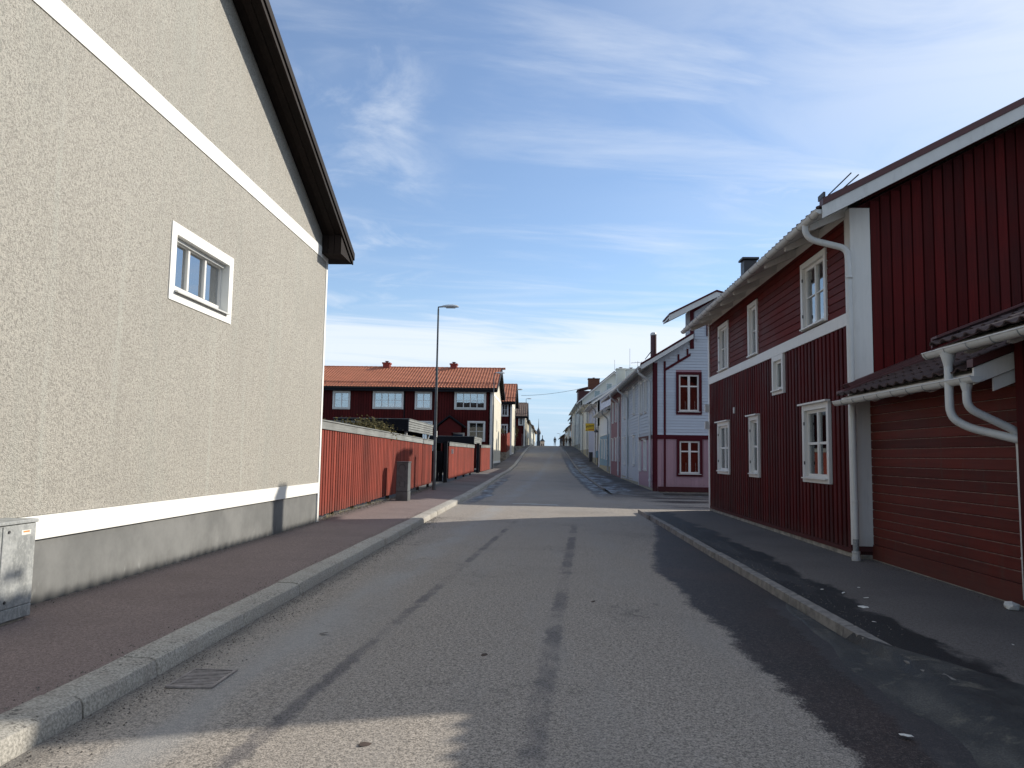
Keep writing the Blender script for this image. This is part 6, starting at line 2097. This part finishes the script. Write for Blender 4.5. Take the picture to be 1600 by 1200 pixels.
    for y_ in pipes:
        downpipe(r, [(eave_x - 0.06, y_, zo_ - 0.04), (eave_x - 0.06, y_, zo_ - 0.2), (XS0 - 0.12, y_ + 0.2, zo_ - 0.6), (XS0 - 0.12, y_ + 0.2, zo_ - 0.9), (XS0 - 0.12, y_ + 0.2, zbase + 0.2)], 0.05, M['galv'], rad=0.2)
    for c_ in chims:
        chimney(rfh, *c_)
    return r


street_house('low house with white upper boards and blue lower boards', 57.3, 67.8, 5.25, 0.55, M['white_board'], M['tile_dark'], 0.35, low=M['blue_low'], zsplit=3.35,
             wins=((59.3, 60.1, 1.35, 2.9), (61.9, 62.7, 1.4, 2.95), (64.5, 65.3, 1.45, 3.0)), xr=7.8, verts=False, pipes=(58.0,), plinth_top=0.55)
street_house('white house with steep pale metal roof behind the yellow sign', 71.2, 84.5, 6.75, 0.72, M['lilac_board'], M['metal_roof'], 0.8, verts=True,
             wins=((73.0, 73.9, 2.2, 3.8), (78, 78.9, 4.4, 5.9)), xr=8.5, pipes=(72.0,), plinth_top=0.7,
             chims=((7.55, 78, 8.5, 0.85, 1.2, 1.75, M['cream_board']), (8.35, 76, 8.8, 0.9, 1.2, 1.2, M['cream_board'])))
# white link with gate and lamp between the two
lk = thing('gate_wall', (5, 69.5, 0.6), 'white entrance wall with mailbox and small black lamp between the houses', 'wall')
MB().box(4.80, 5.0, 67.9, 69.55, 0.3, 4.3).build('wall', M['white_board'], lk)
MB().box(4.76, 4.80, 68.3, 69.2, 0.6, 2.7).build('door', M['lilac_board'], lk)
MB().box(4.55, 4.79, 69.0, 69.45, 1.5, 2.1).build('mailbox', M['blue_low'], lk)
MB().lathe((4.55, 68.9, 3.75), [(0.03, 0.3), (0.05, 0.2), (0.22, 0.0), (0.2, -0.02), (0.05, -0.05)], 10).build('wall_lamp', M['steel_dark'], lk)
MB().tube([(4.8, 68.9, 4.1), (4.55, 68.9, 4.12), (4.55, 68.9, 4.0)], 0.02, 5).build('lamp_arm', M['steel_dark'], lk)
street_house('cream white house beyond the yellow sign', 85.0, 104.5, 7.55, 0.6, M['cream_board'], M['metal_roof'], 1.6, wins=((88, 89, 2.9, 4.6), (93, 94, 3.1, 4.8), (98, 99, 3.3, 5.0), (88, 89, 5.4, 6.9), (95, 96, 5.4, 6.9)), xr=8.3, pipes=(86.0, 96), plinth_top=0.8)
street_house('tall pale house with red-edged gable and dormer near the crest', 105.2, 136.0, 9.1, 0.85, M['cream_board'], M['red_metal'], 2.5,
             wins=((108, 109.2, 4.2, 6), (113, 114.2, 4.4, 6.2), (119, 120.2, 4.6, 6.4), (126, 127.2, 4.8, 6.6), (108, 109.2, 7, 8.6), (116, 117.2, 7, 8.6)), xr=9.3, flash=M['red_metal'], pipes=(106, 120), plinth_top=0.8,
             chims=((7.0, 112, 11.2, 1.6, 1.4, 1.4, M['brick_brown']),))
# gable windows and dormer on the tall pale house
tg_ = frame((0, 105.2, 0), (1, 0, 0), (0, -1, 0))
dm = thing('roof_dormer', (5.6, 118, 9.6), 'dark red dormer on the street side roof near the crest', 'dormer')
MB().box(4.95, 6.6, 116, 120, 9.4, 11.3).build('wall', M['red_metal'], dm)
MB().prism([(4.8, 115.8, 11.3), (6.9, 115.8, 11.9), (6.9, 115.8, 12.05), (4.8, 115.8, 11.45)], (0, 4.4, 0)).build('roof', M['red_metal'], dm)
for (xx, zz) in ((6.6, 9.3), (8.2, 10.3)):
    w_ = MB().fbox(tg_, xx, xx + 0.9, zz, zz + 1.2, 0.0, 0.06).build('gable_window', M['white_wood'], None, label='white framed window high on the pale gable at x %.0f' % xx if False else ('left window high on the pale crest gable' if xx < 7 else 'right window high on the pale crest gable'), category='window')
    WL[w_] = WL[w_]
    MB().fbox(tg_, xx + 0.1, xx + 0.8, zz + 0.1, zz + 1.1, 0.061, 0.066).build('pane', M['glass'], w_)
# projecting yellow sign
sg = thing('projecting_sign', (4.35, 75, 4.4), 'yellow hanging shop sign with black and red lettering on the right', 'sign')
MB().box(3.93, 4.78, 75.0, 75.06, 4.02, 4.74).build('board', M['yellow'], sg, bevel=0.01)
MB().box(4.80, 4.85, 75.01, 75.05, 3.95, 4.9).build('bracket', M['steel_dark'], sg)
MB().box(3.95, 4.80, 75.02, 75.04, 4.745, 4.765).build('arm', M['steel_dark'], sg)
lt = MB()
for k in range(7):
    x_ = 3.99 + k * 0.105
    z_ = 4.33 + k * 0.022
    lt.box(x_, x_ + 0.03, 74.985, 74.995, z_, z_ + 0.17)
    lt.box(x_ + 0.031, x_ + 0.075, 74.985, 74.995, z_ + (0.12 if k % 2 else 0.0), z_ + (0.16 if k % 2 else 0.045))
    if k % 3 == 0:
        lt.box(x_ + 0.055, x_ + 0.078, 74.985, 74.995, z_ + 0.05, z_ + 0.16)
lt.build('black_lettering', M['cloth_dark'], sg)
lt = MB()
for k in range(8):
    lt.box(4.22 + k * 0.065, 4.265 + k * 0.065, 74.985, 74.995, 4.10 + (k % 2) * 0.01, 4.20)
lt.build('red_lettering', M['sign_red'], sg)
MB().box(3.97, 4.10, 74.985, 74.995, 4.05, 4.085).build('small_print', M['cloth_dark'], sg)
# small grey cabinet at the house foot
sc_ = thing('utility_cabinet', (4.6, 71.5, 0.9), 'small dark green cabinet at the foot of the white house', 'cabinet')
MB().box(4.45, 4.78, 77.4, 78.2, gz(77) + 0.05, gz(77) + 1.0).build('body', M['steel_dark'], sc_, bevel=0.01)
MB().box(4.43, 4.79, 77.38, 78.22, gz(77) + 1.002, gz(77) + 1.04).build('top', M['steel_dark'], sc_)

# beyond the crest
def gable_box(label, x0, x1, y0, y1, z0, ze, zr_, wm, rm, nm='house', over=0.5, group='small houses at and beyond the crest', along='y'):
    r = thing(nm, ((x0 + x1) / 2, (y0 + y1) / 2, z0), label, 'house', group)
    xm = (x0 + x1) / 2
    MB().prism([(x0, y0, z0), (x1, y0, z0), (x1, y0, ze), (xm, y0, zr_), (x0, y0, ze)], (0, y1 - y0, 0)).build('wall', wm, r)
    p = (zr_ - ze) / (xm - x0)
    MB().prism([(x0 - over, y0 - over, ze - p * over + .02), (xm, y0 - over, zr_ + .02), (x1 + over, y0 - over, ze - p * over + .02), (x1 + over, y0 - over, ze - p * over + .25), (xm, y0 - over, zr_ + .27), (x0 - over, y0 - over, ze - p * over + .25)], (0, y1 - y0 + 2 * over, 0)).build('roof', rm, r)
    F_ = frame((x0 if x0 > 0 else x1, 0, 0), (0, 1, 0), (-1 if x0 > 0 else 1, 0, 0))
    k = y0 + 1.5
    while k < y1 - 1.5:
        for zz in ((z0 + 2.0, z0 + 4.5) if ze - z0 > 5.5 else (z0 + 1.6,)):
            if zz + 1.3 < ze:
                f_ = MB().fbox(F_, k, k + 1.1, zz, zz + 1.3, 0, 0.06).build('window', M['white_wood'], r)
                MB().fbox(F_, k + 0.12, k + 0.98, zz + 0.12, zz + 1.18, 0.061, 0.065).build('pane', M['glass'], f_)
        k += 3.2
    return r


gable_box('dark brown house with white eaves at the crest on the right', 5.2, 12, 139, 158, 3.2, 9.0, 12.4, M['brown_wall'], M['tile_dark'])
gable_box('small pink cream house lit by sun near the crest on the right', 4.75, 8, 136.6, 138.8, 3.2, 7.4, 8.2, M['peach_render'], M['cream_board'], over=0.4)
gable_box('grey house past the crest on the right', 5.0, 12, 164, 190, 1.6, 7.6, 10.5, M['cream_board'], M['steel_dark'])
gable_box('low dark house past the crest, right side', 4.6, 12, 196, 230, -0.5, 6.6, 9.0, M['brown_wall'], M['steel_dark'])
gable_box('cream house just past the third row house', -10, -3.1, 142, 156, 3.2, 8.0, 10.0, M['beige_render'], M['steel_dark'])
gable_box('beige house with dark roof further past the crest on the left', -10, -2.7, 164, 185, 2.0, 7.9, 10.2, M['cream_board'], M['tile_grey'])
gable_box('pale yellow house farthest down the left side', -12, -2.6, 200, 232, -0.5, 8.0, 10.5, M['beige_render'], M['tile_grey'])

# church, seen over the crest
ch = thing('church', (-5, 700, -16), 'distant church with dark slender spire and peach stone body', 'church')
cx_ = -5.15
MB().box(cx_ - 1.7, cx_ + 1.7, 698, 701.4, -18, 13.5).build('tower', M['slate'], ch, label='dark tower shaft')
MB().lathe((cx_, 699.7, 13.5), [(2.1, 0), (1.5, 0.6), (1.45, 1.0)], 8).build('cornice', M['slate'], ch)
for k in range(8):
    t = 2 * math.pi * (k + 0.5) / 8
    MB().box(cx_ + 1.35 * math.cos(t) - 0.2, cx_ + 1.35 * math.cos(t) + 0.2, 699.7 + 1.35 * math.sin(t) - 0.2, 699.7 + 1.35 * math.sin(t) + 0.2, 14.4, 20.5).build('lantern_column', M['slate'], ch)
MB().lathe((cx_, 699.7, 14.2), [(1.0, 0), (1.0, 6.3)], 8).build('lantern_core', M['slate'], ch)
MB().lathe((cx_, 699.7, 20.5), [(1.9, 0), (1.9, 0.5), (2.1, 0.8), (2.0, 2.4), (1.2, 4.2), (0.5, 5.6), (0.35, 6.6), (0.25, 8.4), (0.1, 14.0)], 12).build('spire', M['slate'], ch, smooth=True)
MB().box(-3.4, 0.3, 696, 712, -18, 14.5).build('nave', M['peach_render'], ch)
MB().prism([(-3.8, 695.5, 14.4), (-1.6, 695.5, 17.2), (0.7, 695.5, 14.4)], (0, 17, 0)).build('roof', M['slate'], ch)
MB().box(-1.9, -1.2, 695.4, 695.6, 16.5, 19.6).build('finial', M['slate'], ch)
for xx in (-2.7, -1.2):
    for zz in (5.5, 9.8):
        MB().box(xx, xx + 0.8, 695.9, 695.99, zz, zz + 2.4).build('window', M['steel_dark'], ch)

# wire over the street and TV aerials
wr = MB()
pts = []
for k in range(13):
    t = k / 12
    pts.append((-3.4 + (7.1 + 3.4) * t, 112.5, 10.2 + 1.65 * t - 1.0 * 4 * t * (1 - t) * 0.35))
wr.tube(pts, 0.022, 4)
wr.build('overhead_wire', M['steel_dark'], None, label='thin dark overhead wire sagging across the street', category='wire')
for i, (x_, y_, z_, h, lb) in enumerate(((7.35, 62, 6.6, 2.6, 'television aerial with crossbars above the low blue house'), (6.9, 77.4, 10.2, 1.0, 'thin rod aerial on the left of the white chimney'), (8.2, 75.6, 10.0, 2.1, 'tall thin rod aerial on the right white chimney'))):
    an = thing('tv_aerial', (x_, y_, z_), lb, 'aerial', 'television aerials on the right-hand roofs')
    MB().tube([(x_, y_, z_), (x_, y_, z_ + h)], 0.02, 5).build('mast', M['steel'], an)
    if i == 0:
        MB().tube([(x_ - 0.55, y_, z_ + h - 0.15), (x_ + 0.7, y_, z_ + h - 0.05)], 0.015, 4).build('boom', M['steel'], an)
        for k in range(5):
            MB().tube([(x_ - 0.45 + k * 0.25, y_ - 0.3, z_ + h - 0.13 + k * 0.02 + 0.03 * (k % 2)), (x_ - 0.45 + k * 0.25, y_ + 0.3, z_ + h - 0.13 + k * 0.02)], 0.01, 4).build('element', M['steel'], an)

# far right side street lamps past the crest
for i, (x_, y_) in enumerate(((4.2, 235), (4.6, 300))):
    street_lamp(('distant street lamp on the right just past the crest', 'farthest street lamp on the right past the crest')[i], x_ + 0.5, y_, 7.5, L1).rotation_euler = (0, 0, math.pi)


# ------------------------------------------------------------------ people at the crest
def person(label, x, y, h, top, legs, yaw, stride=0.16, bag=False, hair=None):
    z0 = gz(y) + 0.01
    r = thing('person', (x, y, z0), label, 'person', 'pedestrians at the crest')
    s = h / 1.75
    V = {'pel': (0, 0, 0.95, 0.15), 'wai': (0, 0, 1.10, 0.135), 'che': (0, 0, 1.33, 0.165), 'nek': (0, 0, 1.50, 0.06), 'hd0': (0, 0.01, 1.57, 0.075), 'hd1': (0, 0.01, 1.68, 0.095),
         'hiL': (-0.10, 0, 0.88, 0.095), 'knL': (-0.11, stride * 0.7, 0.50, 0.065), 'anL': (-0.11, stride, 0.09, 0.045), 'toL': (-0.12, stride + 0.14, 0.04, 0.04),
         'hiR': (0.10, 0, 0.88, 0.095), 'knR': (0.11, -stride * 0.1, 0.48, 0.065), 'anR': (0.11, -stride, 0.10, 0.045), 'toR': (0.12, -stride + 0.13, 0.04, 0.04),
         'shL': (-0.19, 0, 1.42, 0.065), 'elL': (-0.25, -0.06, 1.14, 0.05), 'haL': (-0.25, 0.03, 0.88, 0.038),
         'shR': (0.19, 0, 1.42, 0.065), 'elR': (0.25, 0.02, 1.14, 0.05), 'haR': (0.25, 0.1, 0.9, 0.038)}
    E_ = [('pel', 'wai'), ('wai', 'che'), ('che', 'nek'), ('nek', 'hd0'), ('hd0', 'hd1'), ('pel', 'hiL'), ('hiL', 'knL'), ('knL', 'anL'), ('anL', 'toL'),
          ('pel', 'hiR'), ('hiR', 'knR'), ('knR', 'anR'), ('anR', 'toR'), ('che', 'shL'), ('shL', 'elL'), ('elL', 'haL'), ('che', 'shR'), ('shR', 'elR'), ('elR', 'haR')]
    keys = list(V)
    me = bpy.data.meshes.new('body')
    cy, sy = math.cos(yaw), math.sin(yaw)
    co = [((V[k][0] * cy - V[k][1] * sy) * s, (V[k][0] * sy + V[k][1] * cy) * s, V[k][2] * s) for k in keys]
    me.from_pydata(co, [(keys.index(a_), keys.index(b_)) for a_, b_ in E_], [])
    o = bpy.data.objects.new('body', me)
    C.objects.link(o)
    o.modifiers.new('skin', 'SKIN')
    for i, k in enumerate(keys):
        rr_ = V[k][3] * s
        me.skin_vertices[0].data[i].radius = (rr_, rr_)
        me.skin_vertices[0].data[i].use_root = (k == 'pel')
    o.modifiers.new('sub', 'SUBSURF').levels = 1
    dg_ = bpy.context.evaluated_depsgraph_get()
    dg_.update()
    nm_ = bpy.data.meshes.new_from_object(o.evaluated_get(dg_))
    o.modifiers.clear()
    o.data = nm_
    nm_.materials.clear()
    for mt_ in (M['skin'], top, legs):
        nm_.materials.append(mt_)
    for p in nm_.polygons:
        zc_ = p.center.z / s
        xc_ = abs(p.center.x)
        p.material_index = 0 if zc_ > 1.49 or (0.82 < zc_ < 0.93 and (p.center.xy.length / s) > 0.21) else (1 if zc_ > 0.9 else 2)
        p.use_smooth = True
    o.parent = r
    hr = MB().lathe((x, y, z0 + 1.66 * s), [(0.098 * s, -0.03), (0.108 * s, 0.03), (0.09 * s, 0.09), (0.03 * s, 0.12)], 10)
    hr.build('hair', hair or M['cloth_dark'], r, smooth=True)
    if bag:
        MB().box(x + 0.25 * s, x + 0.5 * s, y - 0.1, y + 0.12, z0 + 0.55 * s, z0 + 0.85 * s).build('bag', M['litter'], None, label='pale bag carried by the rightmost walker at the crest', category='bag')
    return r


person('walker in dark clothes on the open road, leftmost of the crest group', 2.02, 148, 1.72, M['cloth_dark'], M['cloth_dark'], 0.1)
person('walker in grey jacket second from left at the crest', 3.15, 147, 1.62, M['cloth_grey'], M['cloth_grey'], 0.3)
person('walker in brown coat close to the dark house at the crest', 4.05, 143, 1.72, M['cloth_brown'], M['cloth_dark'], -0.2)
person('walker in black with a pale bag at the foot of the white houses', 4.35, 133, 1.7, M['cloth_dark'], M['cloth_dark'], 3.0, bag=True)
